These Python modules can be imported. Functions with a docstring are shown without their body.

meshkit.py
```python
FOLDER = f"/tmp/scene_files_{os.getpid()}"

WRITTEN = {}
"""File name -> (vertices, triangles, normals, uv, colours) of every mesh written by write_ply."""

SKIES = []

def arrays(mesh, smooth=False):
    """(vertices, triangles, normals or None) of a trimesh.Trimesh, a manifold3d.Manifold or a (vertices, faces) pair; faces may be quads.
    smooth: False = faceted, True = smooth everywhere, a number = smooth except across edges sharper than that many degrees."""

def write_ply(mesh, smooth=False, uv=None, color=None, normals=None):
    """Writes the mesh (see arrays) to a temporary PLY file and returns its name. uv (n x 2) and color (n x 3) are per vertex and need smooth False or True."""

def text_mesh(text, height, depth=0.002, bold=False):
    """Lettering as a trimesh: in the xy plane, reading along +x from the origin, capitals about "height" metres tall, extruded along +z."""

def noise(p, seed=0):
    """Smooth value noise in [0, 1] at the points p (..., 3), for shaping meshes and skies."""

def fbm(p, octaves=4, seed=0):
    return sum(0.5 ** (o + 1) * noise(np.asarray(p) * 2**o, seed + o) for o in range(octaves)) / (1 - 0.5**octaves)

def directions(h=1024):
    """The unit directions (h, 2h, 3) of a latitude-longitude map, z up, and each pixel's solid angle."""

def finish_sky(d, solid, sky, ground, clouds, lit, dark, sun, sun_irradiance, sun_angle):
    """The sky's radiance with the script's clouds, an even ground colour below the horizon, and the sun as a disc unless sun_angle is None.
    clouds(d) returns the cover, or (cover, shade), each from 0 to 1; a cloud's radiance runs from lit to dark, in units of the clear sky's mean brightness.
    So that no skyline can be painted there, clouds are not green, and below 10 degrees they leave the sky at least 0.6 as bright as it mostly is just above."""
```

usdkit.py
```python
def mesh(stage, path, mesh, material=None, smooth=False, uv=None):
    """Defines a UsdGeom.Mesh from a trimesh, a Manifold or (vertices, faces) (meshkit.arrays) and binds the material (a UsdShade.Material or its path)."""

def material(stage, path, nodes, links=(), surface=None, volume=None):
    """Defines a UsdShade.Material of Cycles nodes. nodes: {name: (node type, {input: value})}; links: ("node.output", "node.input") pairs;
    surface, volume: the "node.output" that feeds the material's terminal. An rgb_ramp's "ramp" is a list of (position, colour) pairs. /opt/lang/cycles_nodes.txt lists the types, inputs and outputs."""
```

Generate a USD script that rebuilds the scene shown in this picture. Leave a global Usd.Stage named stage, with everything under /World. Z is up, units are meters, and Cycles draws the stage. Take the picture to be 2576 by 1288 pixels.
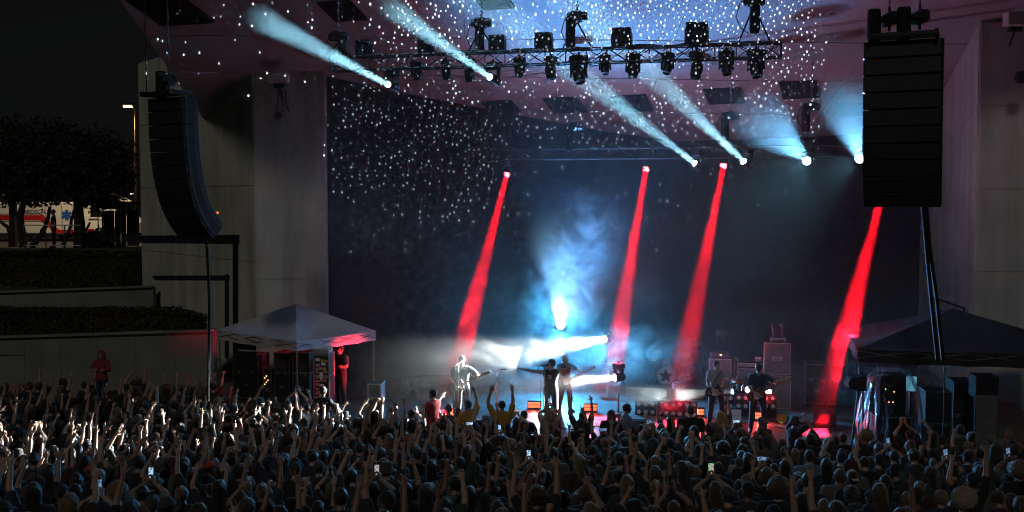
import math, random
import numpy as np, trimesh, usdkit, meshkit
from manifold3d import Manifold
from shapely import Polygon, Point, union_all, box as sbox
from pxr import Usd, UsdGeom, UsdLux, UsdShade, Gf, Sdf
stage = Usd.Stage.CreateInMemory()
UsdGeom.Xform.Define(stage, '/World'); UsdGeom.Scope.Define(stage, '/World/Looks')
PI = math.pi
A = np.array
# ---------------------------------------------------------------- camera, sky, moonlight, exposure
CAM = A([0., 0., 6.95]); FPX = 2600.; PITCH = math.atan(144 / FPX)
cam = UsdGeom.Camera.Define(stage, '/World/camera')
cam.CreateHorizontalApertureAttr(36.); cam.CreateFocalLengthAttr(36. * FPX / 2576)
cam.CreateClippingRangeAttr((0.3, 2000.)); cam.CreateExposureAttr(0.)
cam.AddTranslateOp().Set(Gf.Vec3d(*CAM)); cam.AddRotateXOp().Set(90. - math.degrees(PITCH))
SUN = A([-.25, -.8, .55]); SUN /= np.linalg.norm(SUN)          # towards the moon
dome = UsdLux.DomeLight.Define(stage, '/World/sky')
sky = usdkit.material(stage, '/World/Looks/sky', {
    "s": ("sky_texture", {"sky_type": "single_scattering", "sun_disc": False, "sun_elevation": math.asin(SUN[2]), "sun_rotation": math.atan2(SUN[0], SUN[1])}),
    "h": ("hsv", {"saturation": .15}), "b": ("background_shader", {"strength": .0007})}, [("s.color", "h.color"), ("h.color", "b.color")], surface="b.background")
UsdShade.MaterialBindingAPI.Apply(dome.GetPrim()).Bind(sky)
moon = UsdLux.DistantLight.Define(stage, '/World/moon')
moon.CreateIntensityAttr(.050); moon.CreateAngleAttr(6.); moon.CreateNormalizeAttr(True); moon.CreateColorAttr(Gf.Vec3f(1., .97, .87))
def frame_z(z):
    z = A(z, float); z /= np.linalg.norm(z)
    x = np.cross([0, 0, 1.] if abs(z[2]) < .95 else [0, 1., 0], z); x /= np.linalg.norm(x)
    return x, np.cross(z, x), z
def unit_(v): v = np.asarray(v, float); return v / np.linalg.norm(v)
def mat4(x, y, z, p): return Gf.Matrix4d(*map(float, x), 0, *map(float, y), 0, *map(float, z), 0, *map(float, p), 1)
moon.AddTransformOp().Set(mat4(*frame_z(SUN), SUN * 100))

# ---------------------------------------------------------------- helpers
_c, _s = math.cos(PITCH), math.sin(PITCH)
def ray(x, y):
    u, v = (x - 1288) / FPX, (644 - y) / FPX
    return A([u, _c + v * _s, v * _c - _s])
def at(x, y, Y):                     # the point at ground depth Y behind a spot of the 2576-wide photograph
    d = ray(x, y); return CAM + d * (Y / d[1])
def at_z(x, y, z):
    d = ray(x, y); return CAM + d * ((z - CAM[2]) / d[2])
def pxm(Y): return FPX / Y           # photograph pixels per metre at depth Y
used = {}
def numbered(parent, name):
    k = (parent, name); n = used.get(k, 0); used[k] = n + 1
    return f'{parent}/{name}' if n == 0 else f'{parent}/{name}_{n:03d}'
def path_of(p): return '/World' if p is None else (p if isinstance(p, str) else str(p.GetPath()))
def tag(o, label=None, cat=None, group=None, kind=None):
    p = o.GetPrim() if hasattr(o, 'GetPrim') else o
    for k, v in (('label', label), ('category', cat), ('group', group), ('kind', kind)):
        if v: p.SetCustomDataByKey(k, v)
    return p
def thing(name, label=None, cat=None, loc=(0, 0, 0), rz=0., group=None, root='/World'):
    x = UsdGeom.Xform.Define(stage, numbered(root, name))
    x.AddTranslateOp().Set(Gf.Vec3d(*map(float, loc)))
    if rz: x.AddRotateZOp().Set(float(rz))
    return tag(x, label, cat, group)
def obj(name, mesh, m, parent=None, smooth=35, **k):
    o = usdkit.mesh(stage, numbered(path_of(parent), name), mesh, m, smooth)
    return tag(o, **k) if k else o.GetPrim()
def copy_of(src, name, loc, rz=0., label=None, cat=None, group=None, s=1., lean=None):
    x = UsdGeom.Xform.Define(stage, numbered('/World', name))
    x.AddTranslateOp().Set(Gf.Vec3d(*map(float, loc)))
    if rz: x.AddRotateZOp().Set(float(rz))
    if lean: x.AddRotateXYZOp().Set(Gf.Vec3f(lean[0], lean[1], 0))
    if s != 1.: x.AddScaleOp().Set(Gf.Vec3f(s, s, s))
    x.GetPrim().GetReferences().AddInternalReference(src); x.GetPrim().SetInstanceable(True)
    return tag(x, label, cat, group)
cat_ = trimesh.util.concatenate
def bx(c, s, bev=0.):
    s = A(s, float) / 2; c = A(c, float)
    if not bev:
        b = trimesh.creation.box(s * 2); b.apply_translation(c); return b
    b = min(bev, s.min() * .8); P = []
    for sx in (-1, 1):
        for sy in (-1, 1):
            for sz in (-1, 1):
                for k in range(3):
                    q = s - b; q[k] = s[k]; P.append(q * (sx, sy, sz))
    h = trimesh.convex.convex_hull(A(P)); h.apply_translation(c); return h
def tube(P, r, n=8, cap=True):
    P = A(P, float); r = np.broadcast_to(r, (len(P),)); N = len(P)
    t = np.gradient(P, axis=0); t /= np.linalg.norm(t, axis=1, keepdims=True) + 1e-12
    a = np.cross(t[0], [0, 0, 1.] if abs(t[0][2]) < .9 else [1., 0, 0]); V = []
    for i in range(N):
        a = a - t[i] * (a @ t[i]); a /= np.linalg.norm(a); b = np.cross(t[i], a)
        g = np.arange(n) * 2 * PI / n
        V.append(P[i] + r[i] * (np.cos(g)[:, None] * a + np.sin(g)[:, None] * b))
    V = np.vstack(V); F = []
    for i in range(N - 1):
        for j in range(n):
            p, q = i * n + j, i * n + (j + 1) % n
            F += [[p, q, q + n], [p, q + n, p + n]]
    if cap:
        V = np.vstack([V, P[0], P[-1]])
        for j in range(n):
            F += [[N * n, (j + 1) % n, j], [N * n + 1, (N - 1) * n + j, (N - 1) * n + (j + 1) % n]]
    return trimesh.Trimesh(V, F, process=False)
def rod(p, q, r, r2=None, n=8): return tube([p, q], [r, r if r2 is None else r2], n)
def lathe(prof, n=20, M=None):
    m = trimesh.creation.revolve(A(prof, float), sections=n)
    if M is not None: m.apply_transform(M)
    return m
def prism(poly, z0, z1):
    m = trimesh.creation.extrude_polygon(Polygon(poly), z1 - z0, engine='earcut'); m.apply_translation((0, 0, z0)); return m
def rot(ax, deg, p=(0, 0, 0)): return trimesh.transformations.rotation_matrix(math.radians(deg), ax, p)
def mv(m, t=(0, 0, 0), R=None):
    m = m.copy()
    if R is not None: m.apply_transform(R)
    m.apply_translation(t); return m
def basis(x, y, z, p=(0, 0, 0)):
    M = np.eye(4); M[:3, 0], M[:3, 1], M[:3, 2], M[:3, 3] = x, y, z, p; return M
def aim(d, p=(0, 0, 0)): return basis(*frame_z(d), p)      # local +z points along d
def quad(a, b, c, d, thick=0.):      # a slab whose outer face is abcd, "thick" behind it
    P = A([a, b, c, d], float); n = np.cross(P[1] - P[0], P[3] - P[0]); n /= np.linalg.norm(n)
    if not thick: return trimesh.Trimesh(P, [[0, 1, 2], [0, 2, 3]], process=False)
    Q = np.vstack([P, P - n * thick])
    F = [[0, 1, 2], [0, 2, 3], [6, 5, 4], [7, 6, 4]]
    for i in range(4):
        j = (i + 1) % 4; F += [[i, i + 4, j + 4], [i, j + 4, j]]
    return trimesh.Trimesh(Q, F, process=False)

# ---------------------------------------------------------------- materials
def mat(name, col, rough=.6, metal=0., var=.25, scale=6., bump=0., bscale=40., spec=.5, emit=None, es=0., sheen=0.):
    n = {"g": ("texture_coordinate", {}), "n": ("noise_texture", {"scale": scale, "detail": 5., "roughness": .62}),
         "r": ("rgb_ramp", {"ramp": [(.25, [c * (1 - var) for c in col]), (.75, [min(1, c * (1 + var)) for c in col])]}),
         "p": ("principled_bsdf", {"roughness": rough, "metallic": metal, "specular_ior_level": spec, "sheen_weight": sheen})}
    l = [("g.object", "n.vector"), ("n.fac", "r.fac"), ("r.color", "p.base_color")]
    if bump:
        n["bn"] = ("noise_texture", {"scale": bscale, "detail": 4.}); n["b"] = ("bump", {"strength": bump, "distance": .02})
        l += [("g.object", "bn.vector"), ("bn.fac", "b.height"), ("b.normal", "p.normal")]
    if emit is not None: n["p"][1].update(emission_color=emit, emission_strength=es)
    return usdkit.material(stage, '/World/Looks/' + name, n, l, surface="p.BSDF")
def emat(name, col, s): return usdkit.material(stage, '/World/Looks/' + name, {"e": ("emission", {"color": col, "strength": s})}, surface="e.emission")
def randmat(name, cols, rough=.85, bump=.3, bscale=25.):      # one colour of the list for each person
    n = {"o": ("object_info", {}), "r": ("rgb_ramp", {"ramp": [(i / len(cols), c) for i, c in enumerate(cols)], "interpolate": False}),
         "g": ("texture_coordinate", {}), "bn": ("noise_texture", {"scale": bscale, "detail": 3.}), "b": ("bump", {"strength": bump, "distance": .02}),
         "p": ("principled_bsdf", {"roughness": rough, "sheen_weight": .15})}
    return usdkit.material(stage, '/World/Looks/' + name, n, [("o.random", "r.fac"), ("r.color", "p.base_color"), ("g.object", "bn.vector"), ("bn.fac", "b.height"), ("b.normal", "p.normal")], surface="p.BSDF")
def volmat(name, dens, col=(.92, .92, .92), aniso=.25, noise=None, lo=.42, hi=.70, dist=1.0, detail=3., fade=(), balls=(), base=0., above=None):
    """Smoke: even, or with noise; fade: (axis, from, to) ramps along x, y or z; balls: (centre, radii, density) denser clouds."""
    if noise is None and not fade and not balls:
        return usdkit.material(stage, '/World/Looks/' + name, {"v": ("principled_volume", {"color": col, "density": dens, "anisotropy": aniso})}, volume="v.volume")
    n = {"g": ("geometry", {}), "v": ("principled_volume", {"color": col, "anisotropy": aniso}), "x": ("separate_xyz", {})}; l = [("g.position", "x.vector")]
    n["n"] = ("noise_texture", {"scale": noise or .5, "detail": detail, "distortion": dist, "roughness": .55}); l.append(("g.position", "n.vector"))
    n["m"] = ("map_range", {"range_type": "smoothstep", "from_min": lo, "from_max": hi, "to_min": base, "to_max": 1., "clamp": True}); l.append(("n.fac", "m.value"))
    n["s0"] = ("math", {"math_type": "multiply", "value2": dens}); l.append(("m.result", "s0.value1")); last = "s0.value"
    for k, (ax, f0, f1) in enumerate(fade):
        sw = f0 > f1; n[f"f{k}"] = ("map_range", {"range_type": "smoothstep", "from_min": min(f0, f1), "from_max": max(f0, f1), "to_min": 1. if sw else 0., "to_max": 0. if sw else 1., "clamp": True}); n[f"q{k}"] = ("math", {"math_type": "multiply"})
        l += [("x." + ax, f"f{k}.value"), (f"f{k}.result", f"q{k}.value1"), (last, f"q{k}.value2")]; last = f"q{k}.value"
    if above:      # full strength again above a height, whatever the fades
        n['u'] = ("map_range", {"range_type": "smoothstep", "from_min": above[0], "from_max": above[1], "to_min": 0., "to_max": 1., "clamp": True}); n['um'] = ("math", {"math_type": "multiply"}); n['ux'] = ("math", {"math_type": "maximum"})
        l += [("x.z", "u.value"), ("u.result", "um.value1"), ("s0.value", "um.value2"), ("um.value", "ux.value1"), (last, "ux.value2")]; last = "ux.value"
    if balls:
        n['w'] = ("noise_texture", {"scale": 1.15, "detail": 5., "distortion": 1.6, "roughness": .6}); n['wm'] = ("map_range", {"range_type": "smoothstep", "from_min": .44, "from_max": .66, "to_min": .02, "to_max": 1., "clamp": True}); l += [("g.position", "w.vector"), ("w.fac", "wm.value")]
    for k, (c, r, d) in enumerate(balls):
        n[f"a{k}"] = ("vector_math", {"vector_math_type" if 0 else "math_type": "subtract", "vector2": tuple(c)}); n[f"b{k}"] = ("vector_math", {"math_type": "divide", "vector2": tuple(r)}); n[f"c{k}"] = ("vector_math", {"math_type": "length"})
        n[f"d{k}"] = ("map_range", {"range_type": "smoothstep", "from_min": .15, "from_max": 1., "to_min": 1., "to_max": 0., "clamp": True}); n[f"e{k}"] = ("math", {"math_type": "multiply"}); n[f"h{k}"] = ("math", {"math_type": "multiply_add", "value2": d})
        l += [("g.position", f"a{k}.vector1"), (f"a{k}.vector", f"b{k}.vector1"), (f"b{k}.vector", f"c{k}.vector1"), (f"c{k}.value", f"d{k}.value"), (f"d{k}.result", f"e{k}.value1"), ("wm.result", f"e{k}.value2"), (f"e{k}.value", f"h{k}.value1"), (last, f"h{k}.value3")]; last = f"h{k}.value"
    l.append((last, "v.density"))
    return usdkit.material(stage, '/World/Looks/' + name, n, l, volume="v.volume")
M = {}
M['concrete'] = usdkit.material(stage, '/World/Looks/concrete', {"g": ("texture_coordinate", {}), "m": ("mapping", {"scale": (1.6, 1.6, .16)}), "n": ("noise_texture", {"scale": 1., "detail": 6., "roughness": .65}), "n2": ("noise_texture", {"scale": .45, "detail": 5., "roughness": .6}),
    "r": ("rgb_ramp", {"ramp": [(.3, (.40, .39, .34)), (.55, (.58, .57, .51)), (.75, (.66, .65, .60))]}), "r2": ("rgb_ramp", {"ramp": [(.3, (.72, .72, .70)), (.7, (1.06, 1.05, 1.03))]}), "k": ("mix", {"mix_type": "multiply", "fac": 1.}), "bn": ("noise_texture", {"scale": 14., "detail": 5.}), "b": ("bump", {"strength": .35, "distance": .02}), "p": ("principled_bsdf", {"roughness": .88})},
    [("g.object", "m.vector"), ("m.vector", "n.vector"), ("n.fac", "r.fac"), ("g.object", "n2.vector"), ("n2.fac", "r2.fac"), ("r.color", "k.color1"), ("r2.color", "k.color2"), ("k.color", "p.base_color"), ("g.object", "bn.vector"), ("bn.fac", "b.height"), ("b.normal", "p.normal")], surface="p.BSDF")
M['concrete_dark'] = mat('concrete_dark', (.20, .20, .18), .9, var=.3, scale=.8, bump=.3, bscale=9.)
M['ceiling'] = mat('ceiling', (.42, .41, .42), .8, var=.10, scale=.5, bump=.1, bscale=6.)
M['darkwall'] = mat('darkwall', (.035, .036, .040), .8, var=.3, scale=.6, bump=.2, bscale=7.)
M['deck'] = mat('deck', (.10, .095, .095), .45, var=.35, scale=1.5, bump=.15, bscale=20.)
M['ground'] = mat('ground', (.07, .068, .062), .9, var=.3, scale=.5, bump=.4, bscale=8.)
M['black'] = mat('black', (.012, .012, .013), .5, var=.4, scale=8., bump=.12)
M['blackmatte'] = mat('blackmatte', (.010, .010, .011), .9, var=.4, scale=10., bump=.15)
M['seam'] = mat('seam', (.02, .02, .02), .9)
M['steel'] = mat('steel', (.25, .25, .26), .38, .9, var=.3, scale=12., bump=.05)
M['alu'] = mat('alu', (.06, .06, .065), .45, .7, var=.3, scale=14.)
M['chrome'] = mat('chrome', (.6, .6, .6), .18, 1., var=.1)
M['white'] = mat('white', (.62, .60, .56), .6, var=.12, scale=3., bump=.08)

# ---------------------------------------------------------------- stage lights (the lamps the photograph shows lit)
def spot(lamp, p, d, ang, I, col, r=.06, soft=.12):
    l = UsdLux.SphereLight.Define(stage, numbered(path_of(lamp), 'light'))
    l.CreateRadiusAttr(r); l.CreateIntensityAttr(I); l.CreateColorAttr(Gf.Vec3f(*col)); l.CreateNormalizeAttr(True)
    s = UsdLux.ShapingAPI.Apply(l.GetPrim()); s.CreateShapingConeAngleAttr(ang); s.CreateShapingConeSoftnessAttr(soft)
    l.AddTransformOp().Set(mat4(*frame_z(-A(d, float)), p))
    return l
# ================================================================ ground, terraces, stage
def ground_h(x, y): return float(np.clip((22. - y) / 11., 0., 1.2)) * 1.7
g = []
xs, ys = np.array([-400, -60, -30, -14, 0, 14, 30, 60, 400.]), np.array([-80, 8.8, 11, 13.5, 16, 18, 20, 22, 30, 60, 140, 600.])
gv = A([[x, y, ground_h(x, y)] for y in ys for x in xs]); n_ = len(xs); gf = []
for j in range(len(ys) - 1):
    for i in range(n_ - 1):
        p = j * n_ + i; gf += [[p, p + 1, p + n_ + 1], [p, p + n_ + 1, p + n_]]
obj('ground', trimesh.Trimesh(gv, gf, process=False), M['ground'], kind='structure')
U = A([.977, -.215, 0]); NB = A([.215, .977, 0])                 # along the stage front; into the stage
SZ = .97                                                         # stage floor height
S0 = A([0., 26.0, 0])                                            # a point of the stage's front edge
def onstage(u, v, z=SZ): return S0 + U * u + NB * v + A([0, 0, z])
d_ = thing('stage_deck', loc=(0, 0, 0)); tag(d_, kind='structure')
poly = [onstage(-12.5, 0), onstage(13.5, 0), onstage(13.5, 13), onstage(-12.5, 13)]
obj('deck_base', prism([p[:2] for p in poly], 0., SZ - .05), M['blackmatte'], d_)
cols = 13; rows = 6
for i in range(cols):
    for j in range(rows):
        u0, v0 = -12.5 + i * 26. / cols, j * 13. / rows
        c = onstage(u0 + 13. / cols, v0 + 6.5 / rows, SZ - .025)
        b = bx((0, 0, 0), (26. / cols - .008, 13. / rows - .008, .05), .004)
        b.apply_transform(basis(U, NB, (0, 0, 1), c)); obj('deck_panel', b, M['deck'], d_, smooth=False)
for i in range(13):
    c = onstage(-12.5 + (i + .5) * 2, -.012, (SZ - .06) / 2)
    b = bx((0, 0, 0), (1.99, .02, SZ - .08), .004); b.apply_transform(basis(U, NB, (0, 0, 1), c)); obj('front_panel', b, M['blackmatte'], d_, smooth=False)
b = bx((0, 0, 0), (16., .9, .32), .02); b.apply_transform(basis(U, NB, (0, 0, 1), onstage(1.5, -.55, .162)))
obj('front_step', b, M['blackmatte'], kind='structure')

# ---------------------------------------------------------------- the band shell
SH = thing('band_shell', 'pale concrete band shell with a sloping ceiling over the stage', 'band shell')
def ceil_z(x, y): return CAM[2] + 2.95 - .373 * (y - 36) + .011 * x
CN = A([-.011, .373, 1.]); CN /= np.linalg.norm(CN)              # upward normal of the ceiling
def on_ceil(x, y, drop=0.): return A([x, y, ceil_z(x, y)]) - CN * drop
def hit_ceil(px, py, drop=0.):
    d = ray(px, py); k = CAM[2] + 2.95 + .373 * 36 - drop / CN[2]
    t = (k - CAM[2]) / (d[2] + .373 * d[1] - .011 * d[0]); return CAM + d * t
bl, br, fr, fl = A([-10.75, 37.2]), A([16.5, 39.3]), A([18.5, 22.]), A([-10.95, 22.])
obj('roof_slab', quad(*[A([*p, ceil_z(*p) + .03]) for p in (fl, bl, br, fr)], -.5) if 0 else quad(*[A([*p, ceil_z(*p) + .05]) for p in (fl, fr, br, bl)][::-1], .45), M['concrete'], SH, smooth=False)
NX, NY = 9, 7
def lerp2(s, t): return (fl * (1 - s) + fr * s) * (1 - t) + (bl * (1 - s) + br * s) * t
for i in range(NX):
    for j in range(NY):
        e, f = .0012, .0016
        c4 = [lerp2(i / NX + e, j / NY + f), lerp2(i / NX + e, (j + 1) / NY - f), lerp2((i + 1) / NX - e, (j + 1) / NY - f), lerp2((i + 1) / NX - e, j / NY + f)]
        obj('ceiling_panel', quad(*[on_ceil(*p) for p in c4], .047), M['ceiling'], SH, smooth=False)
def wall(name, pts, z0, tops, m, thick=.4, uvdiv=1):
    for (a, b, ta, tb) in zip(pts[:-1], pts[1:], tops[:-1], tops[1:]):
        obj(name, quad((*a, z0), (*b, z0), (*b, tb), (*a, ta), thick), m, SH, smooth=False)
def wt(p, up=.0): return ceil_z(*p) + up
# left front: an angled face running back, and the frontal face beside the opening
LA, LB, LC = (-14.75, 41.2), (-8.2, 33.0), (-5.94, 32.9)
wall('front_wall', [LA, LB], 0., [12.3, 12.3], M['concrete'])
obj('front_wall', quad((*LB, 0), (*LC, 0), (*LC, wt(LC) + .02), (*LB, wt(LB) + .02), .35), M['concrete'], SH, smooth=False)
def panels(a, b, z0, tops, nx, nz, par, m, gap=.012):
    """Cast panels with open joints, 3 cm proud of the wall behind them."""
    a, b = A(a, float), A(b, float); d = (b - a) / np.linalg.norm(b - a); L = np.linalg.norm(b - a); nn = A([d[1], -d[0]]); off = A([*(nn * .03), 0])
    for i in range(nx):
        u0, u1 = L * i / nx + gap / 2, L * (i + 1) / nx - gap / 2
        for j in range(nz):
            q = [A([*(a + d * u), z0 + ((tops[0] + (tops[1] - tops[0]) * u / L) - z0) * w]) for u, w in ((u0, j / nz + .0009), (u1, j / nz + .0009), (u1, (j + 1) / nz - .0009), (u0, (j + 1) / nz - .0009))]
            obj('wall_panel', quad(*[p_ + off for p_ in q], .028), m, par, smooth=False)
panels((-8.17, 32.997), (-5.96, 32.903), 0., [wt(LB) - .03, wt(LC) - .03], 1, 5, SH, M['concrete'])
panels(LA, (-8.215, 33.02), 0., [12.28, 12.28], 3, 5, SH, M['concrete'])
# inside: dark walls
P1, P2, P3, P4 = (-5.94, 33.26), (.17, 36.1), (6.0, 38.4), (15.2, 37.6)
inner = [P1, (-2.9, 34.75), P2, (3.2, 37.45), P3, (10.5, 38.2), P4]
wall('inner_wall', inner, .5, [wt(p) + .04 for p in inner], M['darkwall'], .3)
# right: jamb and frontal wall
RJ, RF, RE = (14.85, 37.6), (13.65, 30.4), (24., 27.5)
obj('right_wall', quad((*RJ, 0), (*RF, 0), (*RF, wt(RF) + .04), (*RJ, wt(RJ) + .04), .0) if 0 else quad((*RJ, 0), (*RF, 0), (*RF, wt(RF) + .04), (*RJ, wt(RJ) + .04), .35), M['concrete'], SH, smooth=False)
zt = at(2450, 55, 30.3)[2]
obj('right_wall', quad((RF[0], RF[1] - .003, 0), (*RE, 0), (*RE, zt), (RF[0], RF[1] - .003, zt), .4), M['concrete'], SH, smooth=False)
# a dark band on the left wall: the frame of a large blocked opening
wd = A([LA[0] - LB[0], LA[1] - LB[1], 0]); wl = np.linalg.norm(wd); wd /= wl; wn = np.cross(wd, [0, 0, 1]); wn = wn if wn[1] < 0 else -wn
def on_left(px, py, off=.03):
    d = ray(px, py); q = A([*LB, 0]); t = ((q - CAM) @ wn) / (d @ wn); return CAM + d * t + wn * off
for a, b, w in (((357, 600), (605, 600), .24), ((598, 600), (598, 900), .24), ((392, 697), (580, 697), .12), ((576, 690), (576, 900), .14)):
    p, q = on_left(*a, .08), on_left(*b, .08)
    d = q - p; L = np.linalg.norm(d); z = d / L
    m = bx((0, 0, L / 2), (w, .09, L), .01); m.apply_transform(basis(np.cross(wn, z), wn, z, p)); obj('opening_frame', m, M['blackmatte'], SH, smooth=False)
panels((RF[0] + .01, RF[1] - .007), RE, 0., [zt - .02, zt - .02], 4, 5, SH, M['concrete'])
panels((14.83, 37.45), (RF[0] + .004, RF[1] + .04), 0., [wt(RJ) - .03, wt(RF) - .03], 3, 5, SH, M['concrete'])
# ceiling hatches, downlights
hk = 0
for (px, py, w, l) in ((428, 28, 1.6, 1.5), (862, 30, .95, 1.0), (1240, 2, .9, .9), (1262, 272, 1.0, .95), (1422, 266, 1.15, 1.1), (1590, 262, 1.2, 1.2), (1822, 243, 1.2, 1.1), (2012, 228, 1.2, 1.2), (2150, 278, 1.2, .9)):
    c = hit_ceil(px, py, .06); sd = A([.36, .93, 0]); sd[2] = -.373 * sd[1] + .011 * sd[0]
    ud = A([1, -.08, 0.]); ud[2] = -.373 * ud[1] + .011 * ud[0]
    q = [c - ud * w / 2 - sd * l / 2, c - ud * w / 2 + sd * l / 2, c + ud * w / 2 + sd * l / 2, c + ud * w / 2 - sd * l / 2]
    h = obj('ceiling_hatch', quad(*q, .05), M['blackmatte'], SH, smooth=False)
    r_ = [quad(q[k] + (q[(k + 1) % 4] - q[k]) * 0 - CN * .012, q[(k + 1) % 4] - CN * .012, q[(k + 1) % 4] + (c - q[(k + 1) % 4]) * .06 - CN * .012, q[k] + (c - q[k]) * .06 - CN * .012, .011) for k in range(4)]
    obj('hatch_frame', cat_(r_), M['black'], h, smooth=False)
lampm = mat('downlight_lamp', (.75, .62, .6), .3, var=.05)
for px, py in ((2095, 33), (1752, 66), (1797, 161), (2172, 268), (1510, 262 - 60)):
    c = hit_ceil(px, py, .0); R = aim(-CN, c)
    t = obj('downlight', lathe([(.075, 0), (.13, 0), (.135, .012), (.115, .022), (.085, .016), (.075, 0)], 20, R), M['white'], SH)
    obj('reflector', lathe([(.0, .004), (.08, .004), (.08, .008), (0, .008)], 16, R), M['black'], t)
    obj('lamp', lathe([(0, .009), (.03, .009), (.04, .016), (.0, .03)], 10, R), lampm, t)
# wall fixtures: pale flood light above the left wall, round red bell, flood light at the right
def fixture(px, py, Y, w, h, lab):
    c = at(px, py, Y); t = obj('flood_light', mv(bx((0, 0, 0), (w, .35, h), .03), c, None), M['white'], SH, label=lab)
    obj('bracket', cat_([mv(bx((0, 0, 0), (w * .5, .2, .12), .01), c + A([0, .15, -h / 2 - .07])), rod(c + A([0, .15, -h / 2 - .1]), c + A([0, .45, -h / 2 - .5]), .03)]), M['black'], t)
    return c
c = fixture(700, 196, 32.2, .62, .3, 'pale flood light above the left wall')
for k in range(3): obj('conduit', tube([c + A([-.1 + .1 * k, .5, -.3]), c + A([-.12 + .12 * k, .55, -.6 - .1 * k]), c + A([-.2 + .2 * k, .62, -1.0])], .02, 6), M['alu'], SH)
fixture(2560, 48, 29., .7, .38, 'grey flood light on the right wall')
redm = mat('bell_red', (.16, .02, .02), .4)
c = at(700, 290, 32.75); obj('alarm_bell', lathe([(0, 0), (.12, 0), (.13, .05), (.08, .11), (0, .12)], 18, aim((.1, -1, 0), c)), redm, SH)
c = at(2566, 195, 29.); obj('wall_speaker', lathe([(0, 0), (.16, 0), (.17, .08), (.10, .14), (0, .14)], 18, aim((-.1, -1, 0), c)), M['black'], SH)
# low parapet lines inside the shell and a dark drape line
# ================================================================ lamps with beams
CYAN = (.30, .70, .92); ICE = (.46, .80, 1.); RED = (1., .004, .014)
KB = 1.0
def moving_head(name, p, d, label, lit=None, group=None, up=.42, s=1.):
    """A moving head: base clamped above, a yoke and a head whose lens looks along d."""
    p = A(p, float); d = A(d, float); d /= np.linalg.norm(d)
    h0 = p - d * .17 * s                                          # the head's pivot
    t = thing(name, label, 'stage light', h0 + A([0, 0, up * s]), group=group)
    o = lambda m: mv(m, -(h0 + A([0, 0, up * s])))
    R = aim(d, h0)
    obj('head', o(lathe([(0, -.2 * s), (.10 * s, -.2 * s), (.135 * s, -.12 * s), (.135 * s, .06 * s), (.115 * s, .13 * s), (.12 * s, .17 * s), (.10 * s, .172 * s), (.095 * s, .14 * s), (0, .14 * s)], 16, R)), M['black'], t)
    side = np.cross(d, [0, 0, 1.]); side[2] = 0; side = side / np.linalg.norm(side) if np.linalg.norm(side) > .1 else U
    Z = A([0, 0, 1.]); b = basis(side, np.cross(Z, side), Z, h0)
    for sg in (-1, 1):
        a = bx((sg * .165 * s, 0, .12 * s), (.045 * s, .13 * s, .34 * s), .012); a.apply_transform(b); obj('yoke_arm', o(a), M['black'], t)
    a = bx((0, 0, .26 * s), (.38 * s, .18 * s, .06 * s), .012); a.apply_transform(b); obj('yoke', o(a), M['black'], t)
    a = bx((0, 0, .36 * s), (.34 * s, .26 * s, .13 * s), .015); a.apply_transform(b); obj('base', o(a), M['black'], t)
    obj('clamp', o(tube([h0 + Z * .42 * s, h0 + Z * .5 * s], .03, 8)), M['alu'], t)
    if lit:
        ang, I, col, rr = lit[:4]; spot(t, p - (h0 + A([0, 0, up * s])) + d * .0, d, ang, I, col, rr, *lit[4:])
    else:
        obj('lens', o(lathe([(0, .15 * s), (.09 * s, .142 * s), (0, .142 * s)], 14, R)), M['lens'], t)
    return t
M['lens'] = mat('lens_glass', (.02, .025, .03), .1, var=.1)
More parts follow.
